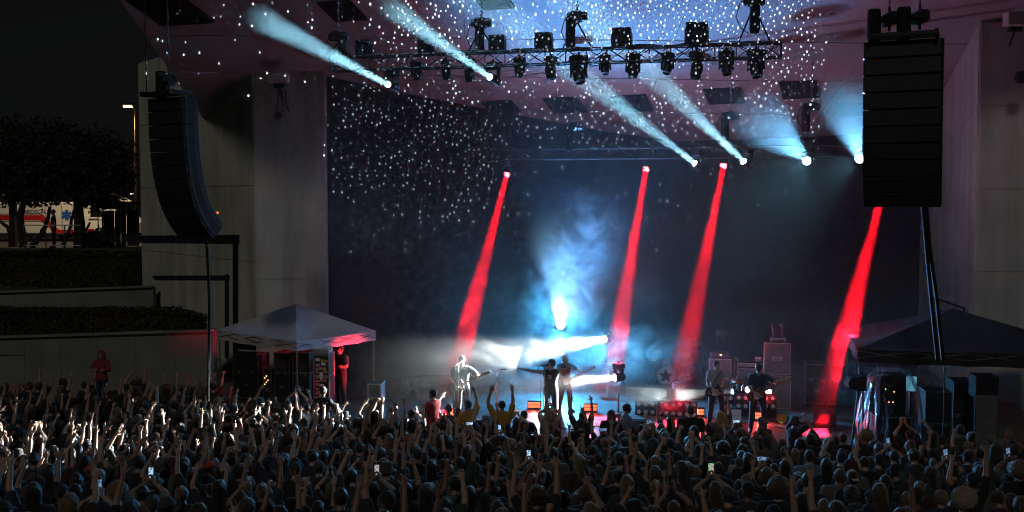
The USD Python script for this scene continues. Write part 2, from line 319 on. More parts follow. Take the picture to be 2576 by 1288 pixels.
# front truss ---------------------------------------------------------------
TL, TR = at(842, 183, 27.2), at(1965, 103, 24.6)
tz = (TL[2] + TR[2]) / 2; TL[2] = TR[2] = tz
TD = (TR - TL) / np.linalg.norm(TR - TL); TW = .34; LEN = np.linalg.norm(TR - TL); TN = np.cross([0, 0, 1], TD)
tr = thing('lighting_truss', 'long black box truss hung above the front of the stage', 'truss', TL)
def trp(s, a, b): return TD * s + TN * a + A([0, 0, b])
for a in (-1, 1):
    for b in (-1, 1): obj('chord', rod(trp(0, a * TW / 2, b * TW / 2), trp(LEN, a * TW / 2, b * TW / 2), .025), M['alu'], tr)
nb = 22
for k in range(nb):
    s0, s1 = LEN * k / nb, LEN * (k + 1) / nb; e = 1 if k % 2 else -1
    br_ = [rod(trp(s0, -TW / 2, -e * TW / 2), trp(s1, -TW / 2, e * TW / 2), .012, n=5), rod(trp(s0, -TW / 2, e * TW / 2), trp(s1, -TW / 2, -e * TW / 2), .010, n=5), rod(trp(s0, TW / 2, -e * TW / 2), trp(s1, TW / 2, e * TW / 2), .012, n=5)]
    br_ += [rod(trp(s0, -e * TW / 2, TW / 2), trp(s1, e * TW / 2, TW / 2), .012, n=5), rod(trp(s0, -TW / 2, -TW / 2), trp(s0, -TW / 2, TW / 2), .014, n=5)]
    obj('brace', cat_(br_), M['alu'], tr)
for s in (-.06, LEN + .0): obj('end_frame', cat_([rod(trp(s, a * TW / 2, -TW / 2), trp(s, a * TW / 2, TW / 2), .022) for a in (-1, 1)] + [rod(trp(s, -TW / 2, b * TW / 2), trp(s, TW / 2, b * TW / 2), .022) for b in (-1, 1)]), M['alu'], tr)
obj('cable_loom', cat_([tube([trp(LEN * q / 30, TW / 2 * math.sin(q * 1.7 + k), TW / 2 + .03 - .02 * math.sin(q * 1.1 + k * 2)) for q in range(31)], .022, 6) for k in range(2)]), M['black'], tr)
def truss_at(px):                                                 # the truss point under a pixel column
    d = ray(px, 150); k = (TL[0] * d[1] - TL[1] * d[0]) / (TD[1] * d[0] - TD[0] * d[1]); return TL + TD * k, k
Z = A([0, 0, 1.])
def where(px): return 'left' if px < 1000 else 'right'
# square blinders standing on the truss, unlit heads hanging below it
M['blue_black'] = mat('blue_black', (.016, .018, .022), .4, var=.3, scale=9.)
blk = []
for px, big, lab in ((916, .40, 'leftmost of the square blinders on top of the truss'), (1073, .40, 'square blinder on the truss left of the centre chain motor'), (1251, .40, 'square blinder on the truss just right of the second white beam lamp'),
                (1368, .42, 'square blinder on the truss left of the middle chain motor'), (1564, .46, 'square blinder on the truss right of the middle chain motor'), (1752, .52, 'largest and rightmost square blinder on the truss')):
    q, k = truss_at(px); c = q + Z * (TW / 2 + big / 2 + .03)
    t = thing('blinder', lab, 'stage light', c); B = basis(TD, TN, Z)
    def o_(m): m.apply_transform(B); return m
    obj('housing', o_(bx((0, 0, 0), (big, .26, big), .02)), M['blue_black'], t)
    for i in (-1, 1):
        for j in (-1, 1): obj('lamp_cell', o_(mv(lathe([(big * .19, 0), (big * .17, .02), (0, .012)], 12, rot((1, 0, 0), 90)), (i * big * .24, -.131, j * big * .24))), M['lens'], t)
    obj('yoke', o_(cat_([bx((s * (big / 2 + .02), 0, -big * .15), (.02, .05, big * .75), .004) for s in (-1, 1)] + [bx((0, 0, -big / 2 - .02), (big + .06, .05, .02), .004)])), M['black'], t)
dirs = random.Random(5)
for px, s, lab in ((1047, .8, 'below the truss between the first two blinders'), (1123, .85, 'below the truss left of the centre chain motor'), (1181, .95, 'below the truss beside the second white beam'), (1307, .8, 'below the truss with a thin bright rim'), (1385, .95, 'below the truss under the left middle blinder'),
                (1456, 1.15, 'large unlit lamp below the truss under the middle chain motor'), (1522, .8, 'square unlit lamp below the truss right of the middle chain motor'), (1592, .95, 'below the truss beside the right middle blinder'), (1679, .85, 'below the truss in front of the faint beam'), (1752, 1.1, 'below the truss under the largest blinder'), (1827, .95, 'second unlit lamp from the right end of the truss'), (1902, 1.1, 'unlit lamp at the right end of the truss')):
    q, k = truss_at(px); d = A([dirs.uniform(-.25, .25), dirs.uniform(-.5, .1), -1.])
    moving_head('moving_head', q - Z * (.40 * s) + A(unit_(d)) * .17 * s, d, ('unlit black moving head ' + lab) if not lab[0] in 'ls' else lab, group=None, up=.40, s=s)
for k, (L_, T_, dt, an, I, lab) in enumerate((((975, 212), (700, 70), -3.2, 3.8, 66000, 'lit moving head at the left of the front truss throwing a white beam'), ((1231, 193), (1060, 73), -2.2, 3.8, 54000, 'lit moving head below the front truss throwing the second white beam'))):
    q, _ = truss_at(L_[0]); p = at(*L_, q[1] - .1); e = at(*T_, q[1] + dt)
    moving_head('moving_head', p, e - p, lab, (an, I * KB, CYAN, .07))
# chain motors
M['chain'] = mat('chain', (.35, .35, .36), .4, .8)
def motor(px, py, Y, label, scale=1., bag=-1, legs=True, top=None):
    c = at(px, py, Y); t = thing('chain_motor', label, 'chain hoist', c); s = scale
    B = basis(TD, TN, Z)
    def o_(m): m.apply_transform(B); return m
    obj('motor_body', o_(cat_([lathe([(0, -.26), (.10, -.25), (.12, -.2), (.12, .2), (.10, .25), (0, .26)], 14, rot((0, 1, 0), 90)), bx((-.02, 0, .0), (.26, .26, .26), .03)])) , M['blue_black'], t) if s == 1 else obj('motor_body', o_(mv(bx((0, 0, 0), (.5 * s, .3 * s, .26 * s), .06), (0, 0, 0))), M['blue_black'], t)
    obj('hook', o_(cat_([rod((0, 0, .12), (0, 0, .22), .025), tube([(0, 0, .22), (.04, 0, .26), (0, 0, .31), (-.04, 0, .27)], .014, 6)])), M['chain'], t)
    ct = ceil_z(c[0], c[1]) - c[2]
    n = 16; links = cat_([mv(trimesh.creation.torus(.03, .009, 8, 5), (0, 0, .3 + (ct - .3) * (i + .5) / n), rot((0, 1, 0), 90) @ rot((1, 0, 0), 90 * (i % 2))) for i in range(n)] + [rod((0, 0, .3), (0, 0, ct), .008)])
    obj('chain', links, M['chain'], t)
    bagm = noisy_(lathe([(0, -.72), (.10, -.71), (.125, -.62), (.12, -.1), (.13, 0), (.11, 0), (.10, -.05), (0, -.06)], 14), .012, 6)
    obj('chain_bag', o_(mv(bagm, (bag * .17, 0, -.05))), M['blackmatte'], t)
    if legs:
        q, k = truss_at(px); q = q + Z * TW / 2 - c
        for i in (-1, 1): obj('sling', tube([A([0, 0, -.12]), A([0, 0, -.2]) + TD * i * .04, q + TD * i * .38], .022, 6), M['black'], t)
    obj('cable', o_(tube([(-.15, .1, .1), (-.32, .1, 0), (-.42, .1, -.35), (-.3, .1, -.6), (-.12, .1, -.75)], .013, 6)), M['black'], t)
    return t
def noisy_(t, amp, f): t = t.copy(); t.vertices = t.vertices + t.vertex_normals * (((meshkit.fbm(t.vertices * f, 3, 1) - .5) * 2 * amp)[:, None]); return t
motor(1211, 58, truss_at(1211)[0][1], 'black chain motor with hanging cables above the left half of the truss', bag=-.3)
motor(1452, 42, truss_at(1452)[0][1], 'shiny chain motor with a chain bag above the middle of the truss')
motor(1897, 2, truss_at(1897)[0][1], 'black chain motor above the right end of the truss', bag=.1)
motor(852, 92, truss_at(852)[0][1], 'black chain motor above the left end of the truss', bag=.6)
for px, py, lab in ((1446, 318, 'dark chain motor hanging in front of the back wall, leftmost'), (1838, 292, 'dark chain motor hanging above the red and white rear lamps'), (2042, 268, 'dark chain motor hanging at the right of the rear truss')): motor(px, py, 31.5, lab, legs=False)
# rear truss with the rear lamps
RL, RR = at(1225, 412, 33.2), at(2300, 378, 29.9); RL[2] = RR[2] = RR[2]
RD = RR - RL; rl = np.linalg.norm(RD); RD /= rl; RN = np.cross(Z, RD)
rt = thing('lighting_truss', 'dark rear truss that carries the red lamps at the back of the stage', 'truss', RL)
def rtp(s, a, b): return RD * s + RN * a + A([0, 0, b])
for a in (-1, 1):
    for b in (-1, 1): obj('chord', rod(rtp(0, a * .16, b * .16), rtp(rl, a * .16, b * .16), .022), M['alu'], rt)
for k in range(24):
    s0, s1 = rl * k / 24, rl * (k + 1) / 24; e = 1 if k % 2 else -1
    obj('brace', cat_([rod(rtp(s0, -.16, -e * .16), rtp(s1, -.16, e * .16), .011, n=5), rod(rtp(s0, .16, -e * .16), rtp(s1, .16, e * .16), .011, n=5), rod(rtp(s0, -.16, -.16), rtp(s0, -.16, .16), .011, n=5)]), M['alu'], rt)
RT = [((1747, 410), (1545, 255), 30.8, -1.6, 3.9, 72000, 0, 'leftmost white beam lamp of the rear truss'), ((1870, 405), (1690, 235), 30.3, -1.6, 4.3, 72000, 0, 'rear white beam lamp right of the third red beam'),
      ((2030, 405), (1945, 325), 29.8, -5., 5.2, 22000, 1, 'glaring white lamp of the rear truss turned to the audience'), ((2163, 400), (2135, 290), 29.4, -5., 5.2, 22000, 2, 'glaring white lamp of the rear truss beside the right speaker array')]
for L_, T_, Y, dt, an, I, gl, lab in RT:
    p = at(*L_, Y); e = at(*T_, Y + dt)
    t = moving_head('moving_head', p, e - p, lab, (an, I * KB, CYAN if not gl else (.18, .58, 1.), .08 if not gl else .11))
    if gl: spot(t, unit_(e - p) * .3 - A([0, 0, .4]), at(1300 if gl == 1 else 700, 1180, 17.) - p, 23., 230., (.28, .72, 1.), .1, .8)
M['red_led'] = emat('red_led', (1., .10, .06), 14.)
for L_, T_, Y, lab in (((1275, 440), (1120, 1040), 33.4, 'leftmost red lamp hanging over the stage'), ((1625, 426), (1520, 1056), 32.2, 'second red lamp from the left over the stage'), ((1820, 417), (1690, 1066), 31.5, 'red lamp hanging over the drum kit'), ((2222, 470), (2068, 1088), 30., 'red lamp half hidden by the right speaker array')):
    p = at(*L_, Y); e = at_z(*T_, SZ); d = unit_(e - p); b0 = p - d * .2
    t = thing('par_lamp', lab, 'stage light', b0); R = aim(d)
    obj('housing', lathe([(0, -.12), (.08, -.11), (.13, -.02), (.14, .16), (.13, .19), (.12, .17), (.115, .10), (0, .10)], 18, R), M['black'], t)
    for k in range(7):
        a = k * PI / 3; r = .075 if k < 6 else 0; m = lathe([(0, .125), (.018, .12), (.028, .105), (0, .104)], 8); m.apply_translation((r * math.cos(a), r * math.sin(a), 0)); m.apply_transform(R); obj('led', m, M['red_led'], t)
    top = A([0, 0, RL[2] - b0[2] - .1])
    if top[2] < .2: top[2] = .25
    obj('yoke', cat_([tube([A([s * .16, 0, 0]), A([s * .16, 0, .2]), A([0, 0, .24])], .014, 6) for s in (-1, 1)] + [rod((0, 0, .22), top, .02)]), M['black'], t)
    spot(t, d * .22, d, 2.8 if L_[0] < 2000 else 3.2, 170000 * KB, RED, .09)
# star projector beside the camera: a lamp behind a plate of small holes
GP = CAM + A([.4, -2.4, 1.2]); GD = unit_(at(1300, 200, 32.) - GP); gx, gy, gz = frame_z(GD)
rng = np.random.default_rng(4); holes = []
def dens(x, y):
    r = math.hypot((x - 1500) / 640., (y - 60) / 560.)
    v = 1. if r < .75 else max(0, 1 - (r - .75) / .38) ** 1.2
    if x > 2080 - max(0, y - 250) * .12: v = 0.
    if y > 345 - (1400 - x) * .12 and x > 1240: v *= .10
    if x < 1420: v *= .62
    if x < 1000: v = v * min(1., max(0., (x - 700) / 300.)) if y < 190 + max(0, x - 820) * .2 else 0.
    if 330 < x < 830 and y < 250: v = max(v, .05)
    if 815 < x < 1330 and 190 < y < 640: v = max(v, 0.42 * min(1, (1380 - x) / 300.) * min(1, (x - 780) / 120.) * max(0, 1 - max(0, y - 330) / 330.))
    return v
grid = {}
for _ in range(9600):
    x, y = rng.uniform(300, 2120), rng.uniform(-40, 700)
    if rng.random() > dens(x, y): continue
    q = hit_ceil(x, y); q = at(x, y, 33.8) if q[1] > 38 or (y > 190 + (x - 820) * .2 and x > 820) else q; d = q - GP; k = .6 / (d @ GD); q = d * k; a, b = q @ gx, q @ gy
    if any((a - u) ** 2 + (b - v) ** 2 < .0019 ** 2 for i in range(-1, 2) for j in range(-1, 2) for u, v in grid.get((int(a // .01) + i, int(b // .01) + j), ())): continue
    grid.setdefault((int(a // .01), int(b // .01)), []).append((a, b)); holes.append((a, b))
tiles = []; TS = .03
from collections import defaultdict
per = defaultdict(list)
for a, b in holes:
    r = .00023 + .00029 * rng.random() ** 1.5
    per[(math.floor(a / TS), math.floor(b / TS))].append((a, b, r))
for i in range(-13, 14):
    for j in range(-13, 14):
        h = per.get((i, j), []); cell = sbox(i * TS, j * TS, (i + 1) * TS, (j + 1) * TS)
        for a, b, r in h:
            p_ = Point(a, b).buffer(1, quad_segs=2); from_ = Polygon([((x - a) * r * .8 + a, (y - b) * r * 1.25 + b) for x, y in p_.exterior.coords[:-1]]); cell = cell.difference(from_)
        for g_ in getattr(cell, 'geoms', [cell]):
            v, f = trimesh.creation.triangulate_polygon(g_, engine='earcut'); tiles.append(trimesh.Trimesh(np.column_stack([v, np.full(len(v), .6)]), f, process=False))
st = thing('star_projector', 'star projector on the mixing tower beside the camera, outside the picture', 'stage light', GP)
pl = cat_(tiles); pl.apply_transform(basis(gx, gy, gz)); obj('star_plate', pl, M['blackmatte'], st, smooth=False)
hw = .81; hs = [bx((s * hw / 2, 0, .25), (.01, hw, .7)) for s in (-1, 1)] + [bx((0, s * hw / 2, .25), (hw, .01, .7)) for s in (-1, 1)] + [bx((0, 0, -.1), (hw, hw, .01))]
hs = cat_(hs); hs.apply_transform(basis(gx, gy, gz)); obj('housing', hs, M['blackmatte'], st, smooth=False)
spot(st, (0, 0, 0), GD, 25., 210000., (.72, .88, 1.), .0002, .05)
# ================================================================ people
from manifold3d import Mesh as MMesh
def tm(man):
    m = man.to_mesh(); return trimesh.Trimesh(m.vert_properties[:, :3], m.tri_verts, process=False)
def man_of(t): return Manifold(MMesh(vert_properties=np.asarray(t.vertices, np.float32), tri_verts=np.asarray(t.faces, np.uint32)))
def sph(p, r, n=12):
    if np.ndim(r): return Manifold.sphere(1., n).scale([float(x) for x in r]).translate([float(x) for x in p])
    return Manifold.sphere(float(r), n).translate([float(x) for x in p])
def hull(*b, n=12): return Manifold.batch_hull([sph(p, r, n) for p, r in b])
def add(L):
    L = list(L); o = L[0]
    for x in L[1:]: o = o + x
    return o
def soften(man, l=.05, it=6):
    t = tm(man.refine_to_length(l) if l else man); trimesh.smoothing.filter_taubin(t, iterations=it); return t
def unit(v): v = A(v, float); return v / (np.linalg.norm(v) + 1e-12)
def elbow(S, W, l1, l2, pole):
    S, W = A(S, float), A(W, float); d = W - S; D = min(np.linalg.norm(d), (l1 + l2) * .995); u = unit(d); W = S + u * D
    a = (l1 * l1 - l2 * l2 + D * D) / (2 * D); h = math.sqrt(max(l1 * l1 - a * a, 0)); p = A(pole, float); p = unit(p - u * (p @ u)); return S + u * a + p * h, W
CURL = {'open': ([8] * 4, 12), 'relaxed': ([28, 32, 36, 40], 25), 'fist': ([80, 82, 84, 86], 55), 'horns': ([6, 82, 84, 8], 60), 'point': ([4, 80, 84, 86], 55), 'hold': ([52, 55, 58, 60], 35), 'victory': ([6, 8, 84, 86], 60)}
def hand(W, d, n, style, side, fine=False):
    """A hand from the wrist W along d with its palm facing n; side is +1 for the right hand (thumb towards cross(d, n) * side)."""
    d = unit(d); n = unit(A(n, float) - d * (A(n, float) @ d)); t = np.cross(d, n) * side; N = 7 if not fine else 9
    curls, th = CURL[style]; spread = .13 if style in ('open', 'victory') else .04
    W = A(W, float)
    L = [hull((W, .026), (W + d * .03, .027), (W + d * .085 + t * .03, .013), (W + d * .08 - t * .032, .012), n=N)]
    for k, (off, ln) in enumerate(((.030, .072), (.010, .080), (-.011, .074), (-.031, .058))):
        b = W + d * (.088 - .006 * abs(k - 1)) + t * off; fd = unit(d + t * spread * (1.2 - k * .8)); p = b; c = math.radians(curls[k]); ang = 0.; r = .0098 if k < 3 else .0086
        for q, fr in enumerate((.45, .31, .26)):
            ang += c * (.9, .95, .7)[q] if q or c > .5 else c * .5
            dd = fd * math.cos(ang) + n * math.sin(ang); e = p + dd * ln * fr
            L.append(hull((p, r * (1 - .07 * q)), (e, r * (.93 - .07 * q)), n=6)); p = e
    b = W + d * .022 + t * .026; a = math.radians(th); td = unit(d * .72 + t * .75 * math.cos(a) + n * (.25 + .8 * math.sin(a)))
    e = b + td * .045; L.append(hull((b, .014), (e, .0115), n=6)); td2 = unit(td + d * .35 + n * .5 * math.sin(a)); L.append(hull((e, .0112), (e + td2 * .034, .009), n=6))
    return add(L)
def rotm(yaw=0, pitch=0, roll=0):
    return (rot((0, 0, 1), yaw) @ rot((1, 0, 0), pitch) @ rot((0, 1, 0), roll))[:3, :3]
def xf(t, R, p): t = t.copy(); t.vertices = t.vertices @ R.T + p; return t
# head at the origin (centre of the skull), facing +y
def head_mesh(fine=False):
    n = 20 if fine else 14
    H = [sph((0, -.012, .018), (.076, .098, .102), n), hull(((0, .02, -.01), .068), ((0, .055, -.085), .030), ((.035, .02, -.06), .03), ((-.035, .02, -.06), .03), n=10),
         hull(((0, .082, .018), .012), ((0, .104, -.022), .014), ((.012, .092, -.026), .009), ((-.012, .092, -.026), .009), n=8), hull(((.04, .078, .034), .012), ((-.04, .078, .034), .012), n=8),
         hull(((.018, .082, -.055), .011), ((-.018, .082, -.055), .011), n=8)]
    for s in (-1, 1): H.append(sph((s * .078, -.008, -.005), (.013, .022, .033), 8))
    h = add(H)
    for s in (-1, 1): h = h - sph((s * .031, .096, .014), .017, 8)
    return soften(h, .02 if fine else .03, 3)
def noisy(t, amp, f, seed=0):
    t = t.copy(); t.vertices = t.vertices + t.vertex_normals * (((meshkit.fbm(t.vertices * f, 3, seed) - .5) * 2 * amp)[:, None]); return t
def hair_mesh(style):
    face = Manifold.cube([.3, .3, .3], True).translate([0, .195, -.105])
    shell = lambda e: sph((0, -.016, .022), (.078 + e, .098 + e, .102 + e), 20)
    if style == 'short': return [('hair', noisy(noisy(tm(((shell(.016) - face) - Manifold.cube([.3, .3, .2], True).translate([0, 0, -.145])).refine_to_length(.018)), .016, 13, 7), .010, 48, 1), 'hair')]
    if style == 'buzz': return [('hair', noisy(tm(((shell(.005) - face.translate([0, -.01, .0])) - Manifold.cube([.3, .3, .2], True).translate([0, 0, -.15])).refine_to_length(.025)), .002, 60, 1), 'hair')]
    if style == 'curly': return [('hair', noisy(tm((hull(((0, -.02, .05), .115), ((.05, -.03, 0), .09), ((-.05, -.03, 0), .09), n=20) - face.translate([0, .012, -.01])).refine_to_length(.016)), .022, 34, 3), 'hair')]
    if style == 'afro': return [('hair', noisy(tm((sph((0, -.03, .05), (.155, .15, .15), 24) - face.translate([0, .03, -.02])).refine_to_length(.018)), .02, 36, 5), 'hair')]
    if style == 'long':
        m = (shell(.014) - face) + (hull(((.03, -.06, .03), .07), ((-.03, -.06, .03), .07), ((.055, -.06, -.17), .05), ((-.055, -.06, -.17), .05), ((.05, -.085, -.33), .035), ((-.05, -.085, -.33), .035), n=14) - face)
        return [('hair', noisy(soften(m, .025, 3), .009, 26, 2), 'hair')]
    if style == 'bun': return [('hair', noisy(tm(((shell(.011) - face) + sph((0, -.085, .10), .048, 14)).refine_to_length(.022)), .006, 40, 4), 'hair')]
    if style == 'tail': return [('hair', noisy(soften((shell(.010) - face) + hull(((0, -.11, .05), .03), ((0, -.16, .0), .035), ((0, -.13, -.22), .016), n=12), .022, 2), .006, 40, 6), 'hair')]
    cut = Manifold.cube([.4, .4, .3], True).translate([0, 0, -.115])
    if style in ('cap', 'cap_back'):
        s = 1 if style == 'cap' else -1
        dome = soften(shell(.016) - cut, .025, 3)
        brim = soften(hull(((.05, .07, .034), .006), ((-.05, .07, .034), .006), ((.04, .155, .018), .005), ((-.04, .155, .018), .005), ((0, .165, .02), .005), n=8), .03, 2)
        R = rotm(0 if s > 0 else 180)
        o = [('cap', xf(dome, R, A([0, 0, .0])), 'cap'), ('cap_brim', xf(brim, R, A([0, -.01 if s > 0 else -.02, .0])), 'cap')]
        return o + [('hair', noisy(tm(((shell(.009) - face.translate([0, 0, .02])) - Manifold.cube([.3, .3, .2], True).translate([0, 0, -.165])).refine_to_length(.03)), .004, 40, 1), 'hair')]
    if style == 'bucket':
        t = lathe([(0, .135), (.06, .132), (.088, .11), (.098, .035), (.155, -.01), (.158, -.014), (.10, .022), (0, .03)], 22); return [('hat', xf(t, rotm(0, 0, 0) @ np.diag([1, 1.12, 1]), A([0, -.012, .012])), 'cap'), hair_mesh('buzz')[0]]
    if style == 'hood':
        m = hull(((0, -.02, .04), .115), ((0, -.05, -.08), .105), ((.06, -.03, -.16), .08), ((-.06, -.03, -.16), .08), n=18) - hull(((0, .15, .02), .085), ((0, .15, -.06), .075), ((0, .04, -.01), .075), n=14)
        return [('hood', noisy(soften(m, .03, 3), .006, 18, 2), 'shirt'), hair_mesh('buzz')[0]]
    return []
HC = A([0, .02, 1.625])
def figure(pose, shirt='tee', sleeves=.62, legs=None, seat=None, lean=0., fine=False, look=(0, 0), wide=1., trousers=True, hair=None):
    """All parts of a person of 1.75 m facing +y: [(name, trimesh, material key)], the body first."""
    w = wide
    ank = {s: A([s * .10, .0, .085]) for s in (-1, 1)}; knee = {s: A([s * .105, .012, .49]) for s in (-1, 1)}; hip = {s: A([s * .092 * w, 0, .92]) for s in (-1, 1)}
    toe = {s: ank[s] + A([s * .035, .16, -.055]) for s in (-1, 1)}; drop = 0.
    if legs:
        for s in (-1, 1):
            ank[s] = A(legs[s][:3], float); fd = unit(A([*legs[s][3:5], 0])); toe[s] = ank[s] + fd * .165 + A([0, 0, -.055])
    if seat: drop = seat - .92
    for s in (-1, 1):
        hip[s] = hip[s] + A([0, 0, drop])
        if legs or seat: knee[s], ank[s] = elbow(hip[s], ank[s], .435, .405, A([s * .18, 1., .2]))
    up = rotm(0, lean); piv = A([0, 0, .97 + drop])
    def b(p): return piv + up @ (A(p, float) - A([0, 0, .97]))
    body = []
    leg = lambda e, cutk=1.: [x for s in (-1, 1) for x in (hull((hip[s], .088 * w + e), (knee[s], .058 + e)), hull((knee[s], .057 + e), (knee[s] * .45 + ank[s] * .55 + A([0, -.012, 0]), .054 + e), n=12), hull((knee[s] * .45 + ank[s] * .55 + A([0, -.012, 0]), .054 + e), (ank[s], .038 + e)))]
    tor = lambda e: [hull((hip[-1], .088 * w + e), (hip[1], .088 * w + e), (b((.05 * w, 0, 1.1)), .092 * w + e), (b((-.05 * w, 0, 1.1)), .092 * w + e)),
                     hull((b((.05 * w, 0, 1.1)), .092 * w + e), (b((-.05 * w, 0, 1.1)), .092 * w + e), (b((.075 * w, .01, 1.3)), .10 * w + e), (b((-.075 * w, .01, 1.3)), .10 * w + e)),
                     hull((b((.075 * w, .01, 1.3)), .10 * w + e), (b((-.075 * w, .01, 1.3)), .10 * w + e), (b((.155 * w, -.005, 1.405)), .062 + e), (b((-.155 * w, -.005, 1.405)), .062 + e), (b((0, -.02, 1.455)), .055 + e * .6))]
    body += leg(0.) + tor(0.)
    for s in (-1, 1): body.append(hull((ank[s] + A([0, -.02, -.03]), .04), (ank[s], .038), (toe[s], .028), (toe[s] + unit(toe[s] - ank[s]) * .02, .024)))
    sh, arms, hands = {}, [], []
    for s in (-1, 1):
        q = pose.get(s) or pose[0]
        W, pole, hd, pn, st = q
        S = b((s * .185 * w, -.005, 1.41 + (.035 if W[2] > 1.5 else 0))); Wp = A([s * abs(W[0]) if len(q) and pose.get(s) is None else W[0], W[1], W[2] + drop], float)
        E_, W_ = elbow(S, Wp, .285, .25, A([s * abs(pole[0]) if pose.get(s) is None else pole[0], pole[1], pole[2]]))
        sh[s] = (S, E_, W_); body += [hull((S, .056), (S * .55 + E_ * .45, .05), n=12), hull((S * .55 + E_ * .45, .05), (E_, .041)), hull((E_, .041), (E_ * .65 + W_ * .35, .040)), hull((E_ * .65 + W_ * .35, .040), (W_, .026))]
        fd = unit(W_ - E_); hd2 = fd if hd is None else unit(A([s * abs(hd[0]) if pose.get(s) is None else hd[0], hd[1], hd[2]]))
        pn2 = A([-s * abs(pn[0]) if pose.get(s) is None else pn[0], pn[1], pn[2]], float)
        hands.append(hand(W_ + hd2 * .012, hd2, pn2, st, s, fine))
    hc = b(HC); RH = up @ rotm(*look)
    body += [hull((b((0, -.02, 1.44)), .058), (hc + RH @ A([0, -.02, -.07]), .052))]
    t = soften(add(body), .035 if fine else .05, 5)
    m = man_of(t) + man_of(xf(head_mesh(fine), RH, hc)) + add(hands)
    parts = [('body', tm(m), 'skin')]
    if shirt:
        e = .016; sl = []
        for s in (-1, 1):
            S, E_, W_ = sh[s]
            if sleeves > 0:
                k = min(sleeves, 1.); sl.append(hull((S, .060 + e), (S * (1 - k) + E_ * k, .056 + e if sleeves <= 1 else .043 + e)))
                if sleeves > 1: k = sleeves - 1; sl.append(hull((E_, .043 + e), (E_ * (1 - k) + W_ * k, .032 + e)))
        tt = tor(e)
        hem = [hull((hip[-1] + A([0, 0, .0]), .094 * w + e), (hip[1], .094 * w + e), (b((.05 * w, 0, 1.1)), .092 * w + e), (b((-.05 * w, 0, 1.1)), .092 * w + e))]
        ts = soften(add([tt[1], tt[2]] + hem + sl), .04, 4); ts = noisy(ts, .010, 9, 3)
        neck = Manifold.cylinder(.3, .058, .075, 16, True).translate([0, 0, 0]).rotate([0, 0, 0]).translate([float(x) for x in b((0, .01, 1.60))])
        try: ts = tm(man_of(ts) - neck)
        except Exception: pass
        parts.append(('shirt', ts, 'shirt'))
    if trousers:
        tr_ = soften(add(leg(.016) + [hull((hip[-1], .09 * w + .012), (hip[1], .09 * w + .012), (b((.05 * w, 0, 1.03)), .09 * w + .012), (b((-.05 * w, 0, 1.03)), .09 * w + .012))]), .055, 4)
        parts.append(('trousers', noisy(tr_, .008, 9, 5), 'trousers'))
    for s in (-1, 1): parts.append(('shoe', tm(hull((ank[s] + A([0, -.02, -.028]), .052), (ank[s] + A([0, 0, .01]), .046), (toe[s] + A([0, 0, .002]), .034), (toe[s] + unit(toe[s] - ank[s]) * .02, .030), n=10)), 'shoe'))
    for s in (-1, 1): parts.append(('eye', xf(tm(sph((s * .031, .079, .014), .0115, 8)), RH, hc), 'eye'))
    if fine: parts.append(('mouth', xf(tm(sph((0, .090, -.055), (.022, .006, .010), 10)), RH, hc), 'mouth'))
    for nm, hm, mk in (HAIR[hair] if hair else []): parts.append((nm, xf(hm, RH, hc), mk))
    return parts, dict(sh=sh, hc=hc, RH=RH, b=b)
HAIR = {k: hair_mesh(k) for k in ('short', 'buzz', 'curly', 'afro', 'long', 'bun', 'tail', 'cap', 'cap_back', 'bucket', 'hood')}
def hairmat(name, cols):
    n = {"o": ("object_info", {}), "r": ("rgb_ramp", {"ramp": [(i / len(cols), c) for i, c in enumerate(cols)], "interpolate": False}), "g": ("texture_coordinate", {}), "m": ("mapping", {"scale": (150., 150., 14.)}), "bn": ("noise_texture", {"scale": 1., "detail": 4., "distortion": .6}), "b": ("bump", {"strength": 1., "distance": .012}), "p": ("principled_bsdf", {"roughness": .42, "sheen_weight": .5, "sheen_roughness": .35}), "k": ("mix", {"mix_type": "multiply", "fac": .8}), "w": ("rgb_ramp", {"ramp": [(.35, (.25, .25, .25)), (.65, (1.5, 1.5, 1.5))]})}
    return usdkit.material(stage, '/World/Looks/' + name, n, [("o.random", "r.fac"), ("g.object", "m.vector"), ("m.vector", "bn.vector"), ("bn.fac", "b.height"), ("b.normal", "p.normal"), ("r.color", "k.color1"), ("bn.fac", "w.fac"), ("w.color", "k.color2"), ("k.color", "p.base_color")], surface="p.BSDF")
M['skin'] = randmat('skin', [(.42, .25, .18), (.36, .20, .14), (.28, .15, .10), (.46, .29, .21), (.20, .10, .065), (.33, .19, .13)], .5, .1, 60)
M['hair'] = hairmat('hair', [(.012, .009, .007), (.02, .013, .009), (.035, .02, .012), (.012, .01, .01), (.07, .045, .025), (.15, .10, .055)])
M['shirt'] = randmat('shirt', [(.012, .012, .014), (.03, .03, .035), (.012, .012, .013), (.02, .025, .05), (.04, .04, .045), (.012, .013, .015), (.05, .02, .02), (.03, .045, .035), (.018, .018, .02), (.09, .085, .08), (.025, .03, .045)])
M['trousers'] = randmat('trousers', [(.015, .015, .018), (.02, .028, .05), (.03, .03, .03), (.012, .012, .012)])
M['cap'] = randmat('cap', [(.012, .012, .014), (.02, .022, .04), (.03, .03, .03), (.05, .05, .05), (.014, .014, .014)])
M['shoe'] = mat('shoe', (.03, .03, .03), .6); M['eye'] = mat('eye', (.05, .04, .04), .15); M['mouth'] = mat('mouth', (.10, .03, .03), .5)
fab = lambda n, c, v=.2: M.setdefault(n, mat(n, c, .85, var=v, scale=5., bump=.3, bscale=30., sheen=.2))
DOWN = ((.23, .04, .895), (.5, -1, 0), (0, .15, -1), (1, .2, 0), 'relaxed')
